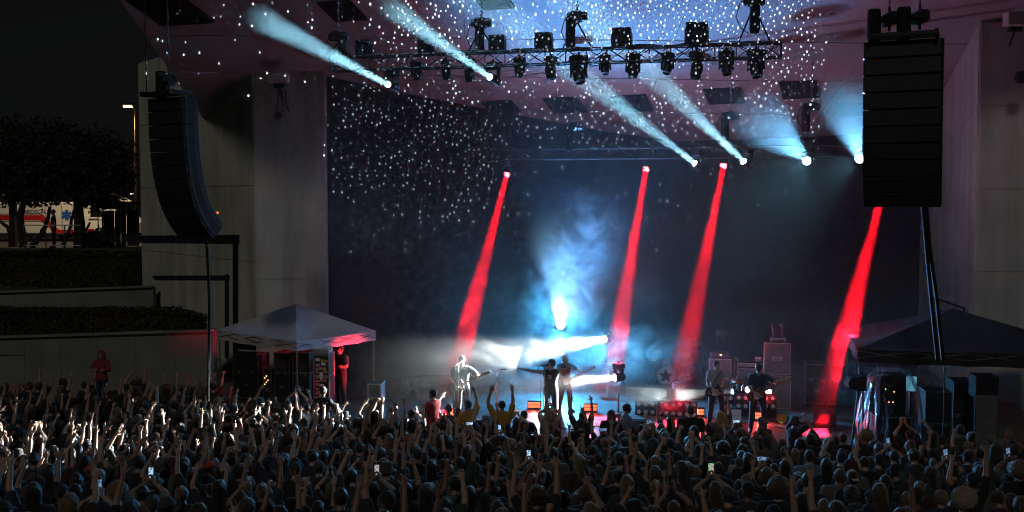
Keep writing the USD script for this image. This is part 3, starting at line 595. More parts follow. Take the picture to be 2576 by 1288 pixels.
POSES = {
 'arms_down': {0: DOWN}, 'arms_folded': {0: ((.10, .24, 1.18), (1, -.2, -.6), (-.8, .4, .2), (.2, -1, 0), 'relaxed')},
 'both_up': {-1: ((-.27, .12, 1.93), (-1, -.2, -.3), None, (.2, 1, 0), 'open'), 1: ((.24, .16, 1.95), (1, -.2, -.3), None, (-.2, 1, 0), 'relaxed')},
 'right_fist': {-1: ((-.22, .08, .91), (-.5, -1, 0), (0, .2, -1), (1, .2, 0), 'relaxed'), 1: ((.21, .16, 1.94), (1, .1, -.4), None, (-.3, 1, 0), 'fist')},
 'left_fist': {1: ((.22, .08, .91), (.5, -1, 0), (0, .2, -1), (-1, .2, 0), 'relaxed'), -1: ((-.20, .20, 1.90), (-1, .1, -.4), None, (.3, 1, 0), 'fist')},
 'right_horns': {-1: ((-.2, .2, 1.05), (-1, -.6, 0), (.2, .6, -.5), (1, .2, 0), 'relaxed'), 1: ((.24, .14, 1.96), (1, .0, -.4), (.05, .0, 1), (-.2, 1, 0), 'horns')},
 'left_horns': {1: ((.2, .2, 1.05), (1, -.6, 0), (-.2, .6, -.5), (-1, .2, 0), 'relaxed'), -1: ((-.26, .12, 1.95), (-1, .0, -.4), (-.1, .0, 1), (.2, 1, 0), 'horns')},
 'right_point': {-1: ((-.22, .08, .91), (-.5, -1, 0), (0, .2, -1), (1, .2, 0), 'relaxed'), 1: ((.16, .34, 1.84), (1, .0, -.5), (0, .5, .9), (-.3, 1, -.5), 'point')},
 'left_open': {1: ((.22, .08, .91), (.5, -1, 0), (0, .2, -1), (-1, .2, 0), 'relaxed'), -1: ((-.30, .18, 1.88), (-1, .0, -.4), (-.2, .1, 1), (.1, 1, 0), 'open')},
 'phone_up': {-1: ((-.055, .30, 1.72), (-1, .0, -.5), (.25, .3, .9), (.8, .5, 0), 'hold'), 1: ((.055, .30, 1.72), (1, .0, -.5), (-.25, .3, .9), (-.8, .5, 0), 'hold')},
 'clapping': {-1: ((-.06, .26, 1.80), (-1, .0, -.5), (.1, .2, 1), (1, .1, 0), 'open'), 1: ((.06, .26, 1.80), (1, .0, -.5), (-.1, .2, 1), (-1, .1, 0), 'open')},
 'fists_up': {-1: ((-.22, .2, 1.86), (-1, -.1, -.4), None, (.2, 1, 0), 'point'), 1: ((.27, .10, 1.98), (1, -.1, -.4), None, (-.2, 1, 0), 'fist')},
}
POSE_TEXT = {'arms_down': 'arms down', 'arms_folded': 'forearms folded in front', 'both_up': 'both open hands raised', 'right_fist': 'right fist raised', 'left_fist': 'left fist raised', 'right_horns': 'right hand in horns',
             'left_horns': 'left hand in horns', 'right_point': 'right arm pointing forward', 'left_open': 'left hand raised open', 'phone_up': 'both hands holding a phone up', 'clapping': 'hands clapping above the head', 'fists_up': 'both fists raised'}
HAIR_TEXT = {'short': 'short hair', 'buzz': 'cropped hair', 'curly': 'curly hair', 'afro': 'big round hair', 'long': 'long loose hair', 'bun': 'hair in a bun', 'tail': 'hair in a ponytail', 'cap': 'cap', 'cap_back': 'cap worn backwards', 'bucket': 'bucket hat', 'hood': 'raised hood'}
def build_person(t, parts, over=None):
    """over: a material for a part's name or material key, kept to this one person."""
    over = over or {}; b = None; made = {}
    for nm, m_, mk in parts:
        m = over.get(nm) or over.get(mk) or M[mk]; par = t
        if nm == 'cap_brim': par = made['cap']
        if nm == 'eye' or nm == 'mouth': par = made['body']
        o = obj(nm, m_, m, par, smooth=True); made.setdefault(nm, o)
    return made
stage.CreateClassPrim('/World/kinds')
_fig = {}
def fig(pose, hair=None, **k):
    key = (pose, hair, tuple(sorted(k.items())))
    if key not in _fig: _fig[key] = figure(POSES[pose], hair=hair, **k)
    return _fig[key]
KIND = {}
def kind(pose, hair, wide=1.):
    if (pose, hair) not in KIND:
        base, info = fig(pose, **({'wide': wide} if wide != 1. else {}))
        t = thing('crowd_' + pose + '_' + hair, root='/World/kinds')
        parts = [p for p in base] + [(nm, xf(hm, info['RH'], info['hc']), mk) for nm, hm, mk in HAIR[hair]]
        build_person(t, parts); KIND[(pose, hair)] = str(t.GetPath())
    return KIND[(pose, hair)]
# ================================================================ speaker arrays
M['grille'] = mat('grille', (.022, .021, .026), .55, var=.5, scale=22., bump=.4, bscale=70.)
M['box_side'] = mat('box_side', (.010, .010, .011), .9, var=.4, scale=7., bump=.15)
def line_array(label, top, f, n, w, h, d, tilts, chains, side_m):
    f = unit_(A([*f, 0])); r = np.cross(f, Z); t = thing('speaker_array', label, 'line array speaker', top); p = A([0., 0, 0])
    def put(name, m, R, c, mt, par=None): m.apply_transform(basis(R[0], R[1], R[2], c)); return obj(name, m, mt, par or t, smooth=30)
    put('rigging_frame', cat_([bx((s * w * .42, -d * .1, .07), (.06, d * 1.25, .12), .01) for s in (-1, 1)] + [bx((0, y, .07), (w * .84, .06, .08), .01) for y in (-d * .5, .0, d * .38)]), (r, f, Z), A([0, 0, .02]), M['black'])
    for k in range(n):
        a = math.radians(tilts[k]); fk = f * math.cos(a) - Z * math.sin(a); dk = -Z * math.cos(a) - f * math.sin(a)
        c = p + dk * h / 2 - fk * d / 2; R = (r, fk, -dk)
        b = put('cabinet', prism([(-w / 2, d / 2), (-w / 2, -d * .1), (-w * .40, -d / 2), (w * .40, -d / 2), (w / 2, -d * .1), (w / 2, d / 2)], -h / 2 + .008, h / 2 - .008), R, c, side_m)
        put('grille', bx((0, d / 2 + .008, 0), (w * .96, .016, h * .9), .006), R, c, M['grille'], b)
        for s in (-1, 1): put('rigging_plate', bx((s * (w / 2 + .006), d * .3, 0), (.012, .06, h * .96), .003), R, c, M['alu'], b)
        put('handle', tube([(w * .44, -d * .33, -.06), (w * .48, -d * .38, -.06), (w * .48, -d * .38, .06), (w * .44, -d * .33, .06)], .012, 6), R, c, M['black'], b)
        p = p + dk * (h + .004)
    for (x, y, kind_) in chains:
        q = r * x + f * y + Z * .1; ct = ceil_z(*(top + q)[:2]) - (top + q)[2]
        if kind_:
            obj('motor', mv(cat_([bx((0, 0, .35), (.26, .5, .26), .06), rod((0, 0, .1), (0, 0, .3), .03), rod((.0, 0, .45), (0, 0, .6), .03)]), q), M['blue_black'], t)
            obj('chain_bag', mv(noisy_(lathe([(0, -.35), (.11, -.34), (.14, -.2), (.13, .3), (.10, .32), (0, .3)], 14), .015, 5), q + r * .3 + Z * .25), M['blackmatte'], t)
            obj('chain', rod(q + Z * .6, q + Z * max(ct, .8), .018), M['alu'], t)
        else: obj('chain', rod(q, q + Z * max(ct, .8), .016), M['alu'], t)
    return t, p
TLt = [0, 1, 2, 4, 6, 9, 13, 18, 25, 33, 42]
t, pe = line_array('long black curved speaker array hanging at the left in front of the pale wall', at(414, 245, 25.), (-.58, -.81), 11, 1.32, .325, .55, TLt, ((.1, -.2, 1), (-.3, .1, 0), (.35, .25, 0)), M['box_side'])
e = at(414, 245, 25.) + pe; cabm = M['black']
o = obj('cable', tube([at(518, 575, 25.3), at(522, 650, 25.3), at(527, 760, 25.2), at(526, 870, 25.1), at(524, 1010, 24.9)], .035, 6), cabm); tag(o, 'black cable hanging down from the left speaker array', 'cable')
tipm = mat('orange_tip', (.6, .12, .03), .5, emit=(1., .25, .05), es=.6)
o = obj('marker_light', mv(trimesh.creation.icosphere(2, .035), at(547, 535, 24.8)), tipm); tag(o, 'small orange marker light at the foot of the left speaker array', 'light')
TRt = [0, 1, 2, 3, 5, 8, 11, 15, 20, 26]
line_array('big black speaker array hanging at the right in front of the red beam', at(2272, 100, 21.2), (-.42, -.91), 10, 1.52, .345, .6, TRt, ((-.30, -.1, 1), (.28, -.1, 1)), M['box_side'])
for k, (x0, dx) in enumerate(((2322, 0), (2330, 6))):
    o = obj('cable', tube([at(x0, 520, 21.4), at(x0 + 8, 620, 21.5), at(x0 + 20 + dx, 750, 21.7), at(x0 + 36 + dx, 905, 22.)], .04, 6), cabm)
    tag(o, 'thick black cable running down from the right speaker array to the tent' if k == 0 else 'second thinner black cable beside the one from the right array', 'cable')
o = obj('cable', tube([at(2345, 748, 27.), at(2388, 762, 27.), at(2425, 775, 27.), at(2425, 806, 27.)], .03, 6), cabm); tag(o, 'thin black cable bent down to the peak of the right tent', 'cable')

# ================================================================ tents at the sides
M['canvas_pale'] = mat('canvas_pale', (.46, .44, .45), .85, var=.10, scale=2., bump=.2, bscale=12.)
M['canvas_dark'] = mat('canvas_dark', (.022, .025, .030), .85, var=.2, scale=3., bump=.2, bscale=12.)
def tent(label, C4, ze, zp, zf, m, val=.22, m2=None):
    C4 = [A([*c, ze]) for c in C4]; pk = sum(C4) / 4; pk[2] = zp; t = thing('canopy_tent', label, 'tent', (C4[0][0], C4[0][1], zf)); off = -A([C4[0][0], C4[0][1], zf])
    for i in range(4):
        a, b = C4[i] + off, C4[(i + 1) % 4] + off; p = pk + off; N = 16; V, F = [], []
        for u in range(N + 1):                                     # a panel that sags a little between its edges
            for v in range(N + 1 - u):
                s, w = u / N, v / N; q = a * (1 - s - w) + b * s + p * w; q = q - A([0, 0, .10 * 27 * s * w * (1 - s - w) * (1.1 + .6 * math.sin(7 * s))]) - A([0, 0, .03 * math.sin(PI * min(1, s / max(1e-6, 1 - w))) * (1 - w) + .05 * (meshkit.fbm(q * A([2.2, 2.2, 2.2]) + i, 3, 4) - .5) * min(1, 9 * min(s + .02, w + .02, 1 - s - w + .02))]); V.append(q)
        idx = {}; n = 0
        for u in range(N + 1):
            for v in range(N + 1 - u): idx[u, v] = n; n += 1
        for u in range(N):
            for v in range(N - u):
                F.append([idx[u, v], idx[u + 1, v], idx[u, v + 1]])
                if v < N - u - 1: F.append([idx[u + 1, v], idx[u + 1, v + 1], idx[u, v + 1]])
        top = obj('roof_panel', trimesh.Trimesh(V, F, process=False), m, t, smooth=True)
        V, F = [], []; nn = np.cross(Z, unit_(b - a))
        for k in range(13):
            q = a + (b - a) * k / 12; q = q - A([0, 0, .03 * math.sin(PI * k / 12)]) + nn * .012 * math.sin(k * 1.9 + i); V += [q, q - A([0, 0, val + .06 + .012 * math.sin(k * 2.3)]) + nn * .02 * math.sin(k * 1.3)]
            if k: F += [[2 * k - 2, 2 * k - 1, 2 * k + 1], [2 * k - 2, 2 * k + 1, 2 * k]]
        obj('valance', trimesh.Trimesh(V, F, process=False), m2 or m, t, smooth=True)
    for c in C4:
        q = c + off; ins = unit_(pk - c); q = q + A([ins[0], ins[1], 0]) * .06
        obj('leg', cat_([bx((q[0], q[1], q[2] / 2 + .0), (.04, .04, q[2]), .004), bx((q[0], q[1], .01), (.12, .12, .02), .004), bx((q[0], q[1], q[2] * .45), (.055, .055, .12), .006)]), M['steel'], t)
    for i in range(4):
        a, b = C4[i] + off, C4[(i + 1) % 4] + off; k = A([0, 0, -.05]); N = 4
        obj('roof_truss', cat_([rod(a + (b - a) * j / N + k + A([0, 0, -.17 * (j % 2)]), a + (b - a) * (j + 1) / N + k + A([0, 0, -.17 * ((j + 1) % 2)]), .012, n=5) for j in range(N)] + [rod(a + (b - a) * j / N + k + A([0, 0, -.17 * ((j + 1) % 2)]), a + (b - a) * (j + 1) / N + k + A([0, 0, -.17 * (j % 2)]), .012, n=5) for j in range(N)]), M['steel'], t)
    return t
F0 = A([-5.87, 28.]); dl, dr = unit_([-.76, .65]) * 3.75, unit_([.64, .77]) * 2.9
tent('pale pop-up canopy tent beside the left of the stage, lit pink on its right face', [F0, F0 + dr, F0 + dr + dl, F0 + dl], 3.08, 3.86, SZ, M['canvas_pale'])
G0 = A([8.42, 25.0]); gl_, gr_ = A([4.9, -1.0]), A([1.0, 4.0])
tent('large black canopy tent over equipment at the right of the stage', [G0, G0 + gl_, G0 + gl_ + gr_, G0 + gr_], 3.30, 4.12, SZ - .97, M['canvas_dark'], .26)

# ================================================================ road cases, amplifiers and racks
M['case'] = mat('case', (.016, .016, .018), .5, var=.3, scale=6., bump=.1); M['edge'] = mat('edge', (.32, .32, .33), .35, .9, var=.2)
def road_case(label, c, s, rz=0., lid=True, wheels=True, name='road_case', edge=None, face=None, cat='road case'):
    """A flight case standing on c: body panels framed by metal edges, corners, latches, handles and castors."""
    w, d, h = s; t = thing(name, label, cat, c, rz); z0 = .10 if wheels else 0.; e = edge or M['edge']
    obj('body', bx((0, 0, z0 + (h - z0) / 2), (w - .02, d - .02, h - z0 - .01), .008), face or M['case'], t)
    r = .014
    for x in (-1, 1):
        for y in (-1, 1):
            obj('corner_edge', bx((x * (w / 2 - r), y * (d / 2 - r), z0 + (h - z0) / 2), (2 * r, 2 * r, h - z0 - .03), .004), e, t)
    for z in (z0 + r, h - r) + ((z0 + (h - z0) * .62,) if lid else ()):
        obj('edge_frame', cat_([bx((0, y * (d / 2 - r), z), (w - .03, 2 * r, 2 * r), .004) for y in (-1, 1)] + [bx((x * (w / 2 - r), 0, z), (2 * r, d - .03, 2 * r), .004) for x in (-1, 1)]), e, t)
    for x in (-1, 1):
        for y in (-1, 1):
            for z in (z0 + .02, h - .015): obj('ball_corner', mv(trimesh.creation.icosphere(1, .028), (x * (w / 2 - .012), y * (d / 2 - .012), z)), e, t)
    for x in (-.25, .25): obj('latch', bx((x * w, -d / 2 - .004, z0 + (h - z0) * .60), (.09, .02, .09), .006), e, t)
    obj('handle', cat_([bx((0, -d / 2 - .004, z0 + (h - z0) * .33), (.16, .012, .11), .004), tube([(-.06, -d / 2 - .01, z0 + (h - z0) * .35), (-.06, -d / 2 - .03, z0 + (h - z0) * .33), (.06, -d / 2 - .03, z0 + (h - z0) * .33), (.06, -d / 2 - .01, z0 + (h - z0) * .35)], .008, 6)]), e, t)
    if wheels:
        for x in (-1, 1):
            for y in (-1, 1): obj('castor', mv(lathe([(0, -.02), (.045, -.018), (.05, 0), (.045, .018), (0, .02)], 12, rot((0, 1, 0), 90)), (x * (w / 2 - .1), y * (d / 2 - .1), .05)), M['black'], t)
    return t
def px_box(x0, x1, y0, Y, zf=SZ):      # width and height of an upright thing seen between two columns, its foot on zf
    a, b = at(x0, y0, Y), at(x1, y0, Y); return (a + b) / 2, b[0] - a[0], a[2] - zf
STRZ = math.degrees(math.atan2(U[1], U[0]))
def case_px(label, x0, x1, y0, Y, d, rz=STRZ, **k):
    c, w, h = px_box(x0, x1, y0, Y); return road_case(label, (c[0], c[1] + d / 2, SZ), (w, d, h), rz, **k), c, w, h
case_px('tall black road case under the pale tent, left one of the two', 692, 736, 888, 29.3, .6)
t, c, w, h = case_px('tall black road case under the pale tent behind its red pole', 738, 786, 886, 29.0, .6)
o, c2, w2, h2 = case_px('road case covered with stickers and edged in red light under the pale tent', 789, 830, 892, 28.4, .6, rz=-4)
rs = random.Random(3); stm = [mat('sticker_%s' % n, c, .6) for n, c in (('white', (.6, .58, .55)), ('grey', (.25, .25, .25)), ('pink', (.5, .2, .22)), ('orange', (.6, .25, .06)))]
y = .25
while y < h2 - .12:
    x = -w2 / 2 + .07
    while x < w2 / 2 - .08:
        ww, hh = rs.uniform(.05, .13), rs.uniform(.04, .085)
        if x + ww < w2 / 2 - .04: obj('sticker', mv(bx((0, 0, 0), (ww, .004, hh), 0), (x + ww / 2, -.292, y + rs.uniform(-.02, .02)), rot((0, 1, 0), rs.uniform(-9, 9))), rs.choice(stm), o, smooth=False)
        x += ww + rs.uniform(.012, .03)
    y += .115
arrow = Polygon([(-.03, 0), (.03, 0), (.03, .12), (.07, .12), (0, .22), (-.07, .12), (-.03, .12)]); am = trimesh.creation.extrude_polygon(arrow, .006, engine='earcut'); am.apply_transform(rot((1, 0, 0), 90)); obj('arrow_sticker', mv(am, (0, -.296, h2 * .58)), stm[0], o, smooth=False)
q = at(805, 884, 28.4); t = thing('keyboard_case', 'flat pale case lying on top of the stickered road case', 'case', (q[0], q[1] + .3, SZ + h2 + .002), -4)
obj('body', bx((0, 0, .06), (.5, .5, .12), .02), stm[1], t); obj('lid', bx((0, 0, .135), (.5, .5, .026), .008), M['white'], t)
t, c, w, h = case_px('dark wheeled equipment rack at the left edge under the pale tent', 588, 660, 893, 30.2, .7, lid=False, name='equipment_rack', cat='equipment rack')
for k in range(6): obj('rack_unit', bx((0, -.352, .35 + k * .26), (w * .8, .02, .22), .006), M['box_side'], t)
t, c, w, h = case_px('low open rack with small warm lights between the equipment racks', 664, 690, 925, 29.8, .5, lid=False, name='equipment_rack', cat='equipment rack')
wl = emat('warm_led', (1., .45, .15), 5.)
for k in range(5): obj('indicator', bx((-.08 + .05 * (k % 3), -.262, h * .55 + .06 * k), (.025, .01, .02)), wl, t)
case_px('low road case with red lit edges standing left of the stage', 926, 961, 966, 27.2, .5, rz=-6)
for x0, x1, y0, Y, lab in ((2034, 2092, 917, 29.4, 'grey edged road case at the back right, left of the fourth red beam'), (2096, 2158, 917, 29.2, 'grey edged road case behind the fourth red beam'), (2164, 2232, 947, 27.9, 'lower road case with pink lit edges behind the five-sided black loudspeaker')):
    case_px(lab, x0, x1, y0, Y, .7)
# amplifiers
M['amp_cloth'] = mat('amp_cloth', (.15, .15, .16), .8, var=.25, scale=40., bump=.4, bscale=120.); M['amp_edge'] = mat('amp_edge', (.5, .5, .52), .5, var=.1)
def cab(label, c, w, h, d, rz=STRZ, badge=None, name='guitar_cabinet'):
    t = thing(name, label, 'amplifier', c, rz)
    obj('shell', bx((0, 0, h / 2), (w, d, h), .02), M['box_side'], t); obj('grille_cloth', bx((0, -d / 2 - .004, h / 2), (w - .07, .02, h - .07), .006), M['amp_cloth'], t)
    obj('piping', cat_([bx((0, -d / 2 - .01, z), (w - .02, .016, .02), .004) for z in (.02, h - .02)] + [bx((x * (w / 2 - .02), -d / 2 - .01, h / 2), (.02, .016, h - .062), .004) for x in (-1, 1)]), M['amp_edge'], t)
    for x in (-1, 1): obj('handle', bx((x * (w / 2 + .003), 0, h * .55), (.012, .2, .1), .004), M['black'], t)
    if badge:
        b = obj('badge', bx((0, -d / 2 - .018, h * .50), (w * .36, .012, h * .11), .005), M['amp_edge'], t)
        m = meshkit.text_mesh(badge, h * .062, .004, True); m.apply_translation(-m.bounds.mean(0)); m.apply_transform(rot((1, 0, 0), 90)); obj('lettering', mv(m, (0, -d / 2 - .026, h * .50)), M['black'], b, smooth=False)
    return t
c, w, h = px_box(1926, 1994, 943, 29.1); cab('lower guitar cabinet of the tall stack at the right', (c[0], c[1] + .2, SZ), w, h - .01, .38)
c2, w2, h2 = px_box(1926, 1993, 862, 29.1); cab('upper guitar cabinet with an oval badge on the tall stack', (c2[0], c2[1] + .2, SZ + h), w2, h2 - h, .38, badge='MESA')
t = thing('amplifier_head', 'small silver amplifier and lamp on the tall cabinet stack', 'amplifier', (c2[0] + .02, c2[1] + .2, SZ + h2 + .002), STRZ)
obj('chassis', bx((0, 0, .05), (.42, .28, .09), .012), M['amp_edge'], t); obj('front_plate', bx((0, -.145, .05), (.36, .012, .06), .004), M['black'], t)
obj('lamp_stand', cat_([rod((.12, 0, .09), (.12, 0, .45), .03), bx((.09, 0, .46), (.1, .1, .1), .02), rod((-.12, 0, .09), (-.16, 0, .5), .025)]), M['steel'], t); obj('lamp_body', mv(bx((0, 0, 0), (.16, .14, .24), .03), (-.02, 0, .3), rot((0, 1, 0), 25)), M['black'], t)
c, w, h = px_box(1787, 1844, 902, 29.9); cab('speaker cabinet with pale edges behind the middle guitarist', (c[0], c[1] + .2, SZ), w, h, .4)
t = thing('amplifier_head', 'black amplifier head on the cabinet behind the middle guitarist', 'amplifier', (c[0], c[1] + .2, SZ + h + .002), STRZ)
obj('body', bx((0, 0, .09), (.55, .28, .17), .015), M['black'], t); obj('display', bx((.02, -.144, .10), (.06, .01, .04)), M['red_led'], t)
moving_head('floor_lamp', at(1815, 862, 30.1), (-.4, -1, .25), 'dark unlit stage lamp standing behind the middle guitarist', up=-.42, s=.9)
c, w, h = px_box(1860, 1922, 918, 29.5); cab('combo amplifier with a row of knobs beside the tall stack', (c[0], c[1] + .2, SZ), w, h - .1, .35, name='combo_amplifier')
t = thing('amplifier_head', 'wide amplifier head with white knobs between the two guitar cabinets', 'amplifier', (c[0], c[1] + .2, SZ + h - .098), STRZ)
obj('shell', bx((0, 0, .09), (w, .3, .18), .015), M['box_side'], t); obj('control_panel', bx((0, -.152, .09), (w - .06, .012, .10), .004), M['amp_edge'], t)
for k in range(9): obj('knob', lathe([(0, 0), (.02, 0), (.017, .03), (0, .03)], 8, basis((1, 0, 0), (0, 0, 1), (0, -1, 0), (-w * .4 + k * w * .1, -.158, .09))), M['black'], t)
q = at(1915, 920, 29.4); t = thing('effects_rack', 'small pale effects rack beside the guitar cabinets', 'amplifier', (q[0], q[1] + .4, SZ), STRZ)
obj('shell', bx((0, 0, .72), (.2, .3, 1.44), .012), M['box_side'], t)
for k in range(3): obj('rack_unit', bx((0, -.155, 1.38 - k * .1), (.18, .014, .08), .006), M['amp_edge'], t)
for x, lab in ((1849, 'left of two thin pale poles behind the middle guitarist'), (1855, 'right of two thin pale poles behind the middle guitarist')):
    a = at(x, 898, 30.); t = thing('light_pole', lab, 'pole', (a[0], a[1], SZ)); obj('pole', rod((0, 0, .02), (0, 0, a[2] - SZ), .02), M['steel'], t); obj('base_plate', bx((0, 0, .01), (.3, .3, .02), .004), M['black'], t)

# ================================================================ drum kit
rz_c = at(1678, 978, 31.2); RH_ = .28
t = thing('drum_riser', 'low black drum riser behind the low row of round lamps', 'platform', onstage(*( (rz_c - S0) @ U + .6, (rz_c - S0) @ NB + .9), 0) + A([0, 0, SZ]) - A([0, 0, 0]), STRZ)
obj('deck', bx((0, 0, RH_ - .03), (3.6, 2.6, .06), .006), M['deck'], t)
for x in (-1.2, 0, 1.2): obj('front_panel', bx((x, -1.27, (RH_ - .06) / 2), (1.19, .02, RH_ - .07)), M['blackmatte'], t)
for x in (-1.7, 1.7):
    for y in (-1.15, 1.15): obj('leg', bx((x, y, (RH_ - .06) / 2), (.06, .06, RH_ - .062)), M['steel'], t)
DZ = SZ + RH_
M['shell'] = mat('drum_shell', (.35, .34, .34), .3, var=.1); M['drumhead'] = mat('drum_head', (.34, .36, .38), .5, var=.08); M['brass'] = mat('brass', (.55, .36, .14), .3, 1., var=.15)
def drum(label, c, r, h, d, name='tom_drum', zf=DZ, star=False, leg=True):
    t = thing(name, label, 'drum', c); R = aim(d)
    obj('shell', lathe([(r * .97, -h / 2), (r, -h / 2 + .01), (r, h / 2 - .01), (r * .97, h / 2)], 26, R), M['shell'] if not star else M['black'], t)
    for s in (-1, 1):
        hd = obj('drum_head', lathe([(0, s * (h / 2 + .004)), (r * .95, s * (h / 2 + .002)), (r * .97, s * (h / 2 - .004))][::s], 26, R), M['drumhead'], t)
        obj('hoop', lathe([(r * .96, s * (h / 2 - .012)), (r * 1.04, s * (h / 2 - .014)), (r * 1.045, s * (h / 2 + .012)), (r * .97, s * (h / 2 + .014)), (r * .96, s * (h / 2 - .012))], 26, R), M['chrome'], t)
        if star and s == 1:
            P = [((r * .8 if k % 2 == 0 else r * .36) * math.cos(PI / 2 + k * PI / 5), (r * .8 if k % 2 == 0 else r * .36) * math.sin(PI / 2 + k * PI / 5)) for k in range(10)]
            sm = trimesh.creation.extrude_polygon(Polygon(P), .003, engine='earcut'); sm.apply_translation((0, 0, h / 2 + .008)); sm.apply_transform(R); obj('star_print', sm, M['black'], hd, smooth=False)
    for k in range(8):
        a = k * PI / 4; m = bx((r * 1.03 * math.cos(a), r * 1.03 * math.sin(a), 0), (.025, .025, h * .5), .005); m.apply_transform(R); obj('lug', m, M['chrome'], t)
    if leg:
        hh = c[2] - zf
        obj('stand', cat_([rod((0, 0, -h * .4), (0, 0, -hh + .25), .016)] + [rod((0, 0, -hh + .32), (.25 * math.cos(a), .25 * math.sin(a), -hh + .012), .011) for a in (.3, 2.4, 4.5)]), M['chrome'], t)
    else:
        obj('spur', cat_([rod((s * r * .9, -.1, -r * .3), (s * r * 1.25, -.15, -(c[2] - zf) + .012), .012) for s in (-1, 1)]), M['chrome'], t)
F_ = -NB
bd = at(1676, 950, 31.5); drum('big bass drum with a black star on its front head', A([bd[0], bd[1], DZ + .30]), .285, .42, F_, 'bass_drum', star=True, leg=False)
drum('small tom drum on top of the star bass drum', at(1677, 917, 31.6), .15, .22, (-.1, -.5, .85)); drum('tom drum below the crash cymbals, upper one', at(1727, 899, 31.9), .17, .22, (-.2, -.4, .9)); drum('wider tom drum right below the upper tom', at(1726, 924, 31.7), .21, .26, (-.1, -.3, .95))
drum('red lit snare drum in front at the right of the star drum', at(1722, 948, 31.2), .19, .14, (.0, -.15, 1), 'snare_drum'); drum('low floor drum at the right edge of the drum riser', at(1709, 975, 30.9) + A([0, 0, .05]), .22, .20, (0, 0, 1), 'floor_drum', leg=True)
def cymbal(label, px, py, Y, r, tilt=(0, 0, 1)):
    c = at(px, py, Y); t = thing('cymbal', label, 'cymbal', c); R = aim(tilt)
    obj('plate', lathe([(0, .028), (.022, .026), (.04, .014), (r * .6, .006), (r, -.012), (r * .6, .002), (.04, .010), (0, .024)], 26, R), M['brass'], t)
    hh = c[2] - DZ; obj('stand', cat_([rod((0, 0, .04), (0, 0, -hh + .3), .013)] + [rod((0, 0, -hh + .4), (.3 * math.cos(a), .3 * math.sin(a), -hh + .012), .011) for a in (.5, 2.6, 4.7)]), M['chrome'], t); obj('wing_nut', mv(bx((0, 0, .05), (.03, .01, .02), .003)), M['chrome'], t)
cymbal('high crash cymbal beside the drummer head', 1755, 862, 31.9, .26, (-.15, -.25, 1)); cymbal('lower crash cymbal below the high one', 1764, 886, 31.7, .22, (.25, -.2, 1)); cymbal('red lit cymbal at the far left of the drum kit', 1552, 941, 31.3, .22, (0, -.2, 1)); cymbal('small cymbal on the tall stand left of the star drum', 1652, 884, 31.9, .16, (.1, -.3, 1))
def mic_stand(label, x, ytop, Y, bend=None, mic=(-1, -.2, .1), zf=SZ, name='microphone_stand'):
    c = at(x, ytop, Y); hh = c[2] - zf; t = thing(name, label, 'microphone stand', (c[0], c[1], zf)); d = unit_(mic)
    if bend is None: obj('pole', rod((0, 0, .02), (0, 0, hh), .011), M['black'], t); top = A([0, 0, hh]); obj('base', lathe([(0, .03), (.03, .03), (.13, .012), (.14, 0), (0, 0)], 18), M['black'], t)
    else:
        j = A([bend[0], 0, bend[1] * hh]); obj('pole', rod((bend[0], 0, .3), j, .014), M['chrome'], t); obj('boom', rod(j - unit_(A([0, 0, hh]) - j) * .25, (0, 0, hh), .01), M['chrome'], t); top = A([0, 0, hh])
        obj('tripod', cat_([rod((bend[0], 0, .34), (bend[0] + .32 * math.cos(a), .32 * math.sin(a), .012), .011) for a in (.4, 2.5, 4.6)]), M['black'], t)
    m = obj('microphone', lathe([(0, -.1), (.011, -.1), (.017, .05), (.02, .06), (.026, .075), (.027, .10), (.018, .122), (0, .128)], 12, aim(d, top)), M['black'], t)
    obj('cable', tube([top - d * .1, top - d * .16 - A([0, 0, .05]), A([-.08, 0, hh * .8]), A([-.1, 0, hh * .4]), A([-.06, 0, .02]), A([.3, .2, .012])], .006, 5), M['black'], t)
    return t
mic_stand('silver boom microphone stand left of the singer', 1262, 930, 27.3, (-.14, .72), (1, -.1, .1)); mic_stand('straight microphone stand in front of the singer', 1369, 919, 26.5, None, (1, .3, .1)); mic_stand('microphone stand in front of the left guitarist', 1152, 915, 26.9, None, (.5, 1, .1))

# ================================================================ lamps standing on the stage floor
M['strobe'] = emat('strobe', (1., .07, .025), 4.6); M['strobe_off'] = mat('strobe_off', (.5, .5, .5), .4)
for k, (x, yb, w, lab) in enumerate(((1138, 1049, .30, 'red strobe lamp at the feet of the left guitarist'), (1344, 1030, .34, 'red strobe lamp of two bars left of the singer'), (1485, 1037, .34, 'red strobe lamp of two bars right of the singer'), (1757, 1048, .27, 'red strobe lamp of two bars behind the left knee of the middle guitarist'), (1912, 1058, .26, 'red strobe lamp glowing between the legs of the right guitarist'))):
    c = at_z(x, yb, SZ); t = thing('strobe_light', lab, 'stage light', c, STRZ * .5)
    obj('housing', bx((0, .06, .13), (w + .05, .12, .24), .015), M['black'], t); obj('foot', cat_([bx((s * w * .4, .05, .02), (.04, .2, .04), .006) for s in (-1, 1)]), M['black'], t)
    for z in (.085, .175): obj('bar', bx((0, -.006, z), (w, .014, .07), .004), M['strobe'], t)
    spot(t, (0, -.08, .16), (-.32 + .1 * k, -1, .33) if k else (-1, -.25, .35), 78., 45., (1., .04, .03), .05, .9) if k else spot(t, (-.2, -.08, .2), (-1, .40, .37), 16., 900., (1., .03, .06), .05, .9)
    if k == 0: spot(t, (-.25, -.06, .2), (-1, .03, .10), 9., 240., (1., .03, .06), .05, .6)
    spot(t, (0, -.06, .27), (0, .25, 1.), 70., 14. if k < 3 else 45., (1., .05, .06), .04, .9)
M['bulb'] = mat('bulb', (.22, .22, .23), .15, var=.1, emit=(.6, .75, 1.), es=.05)
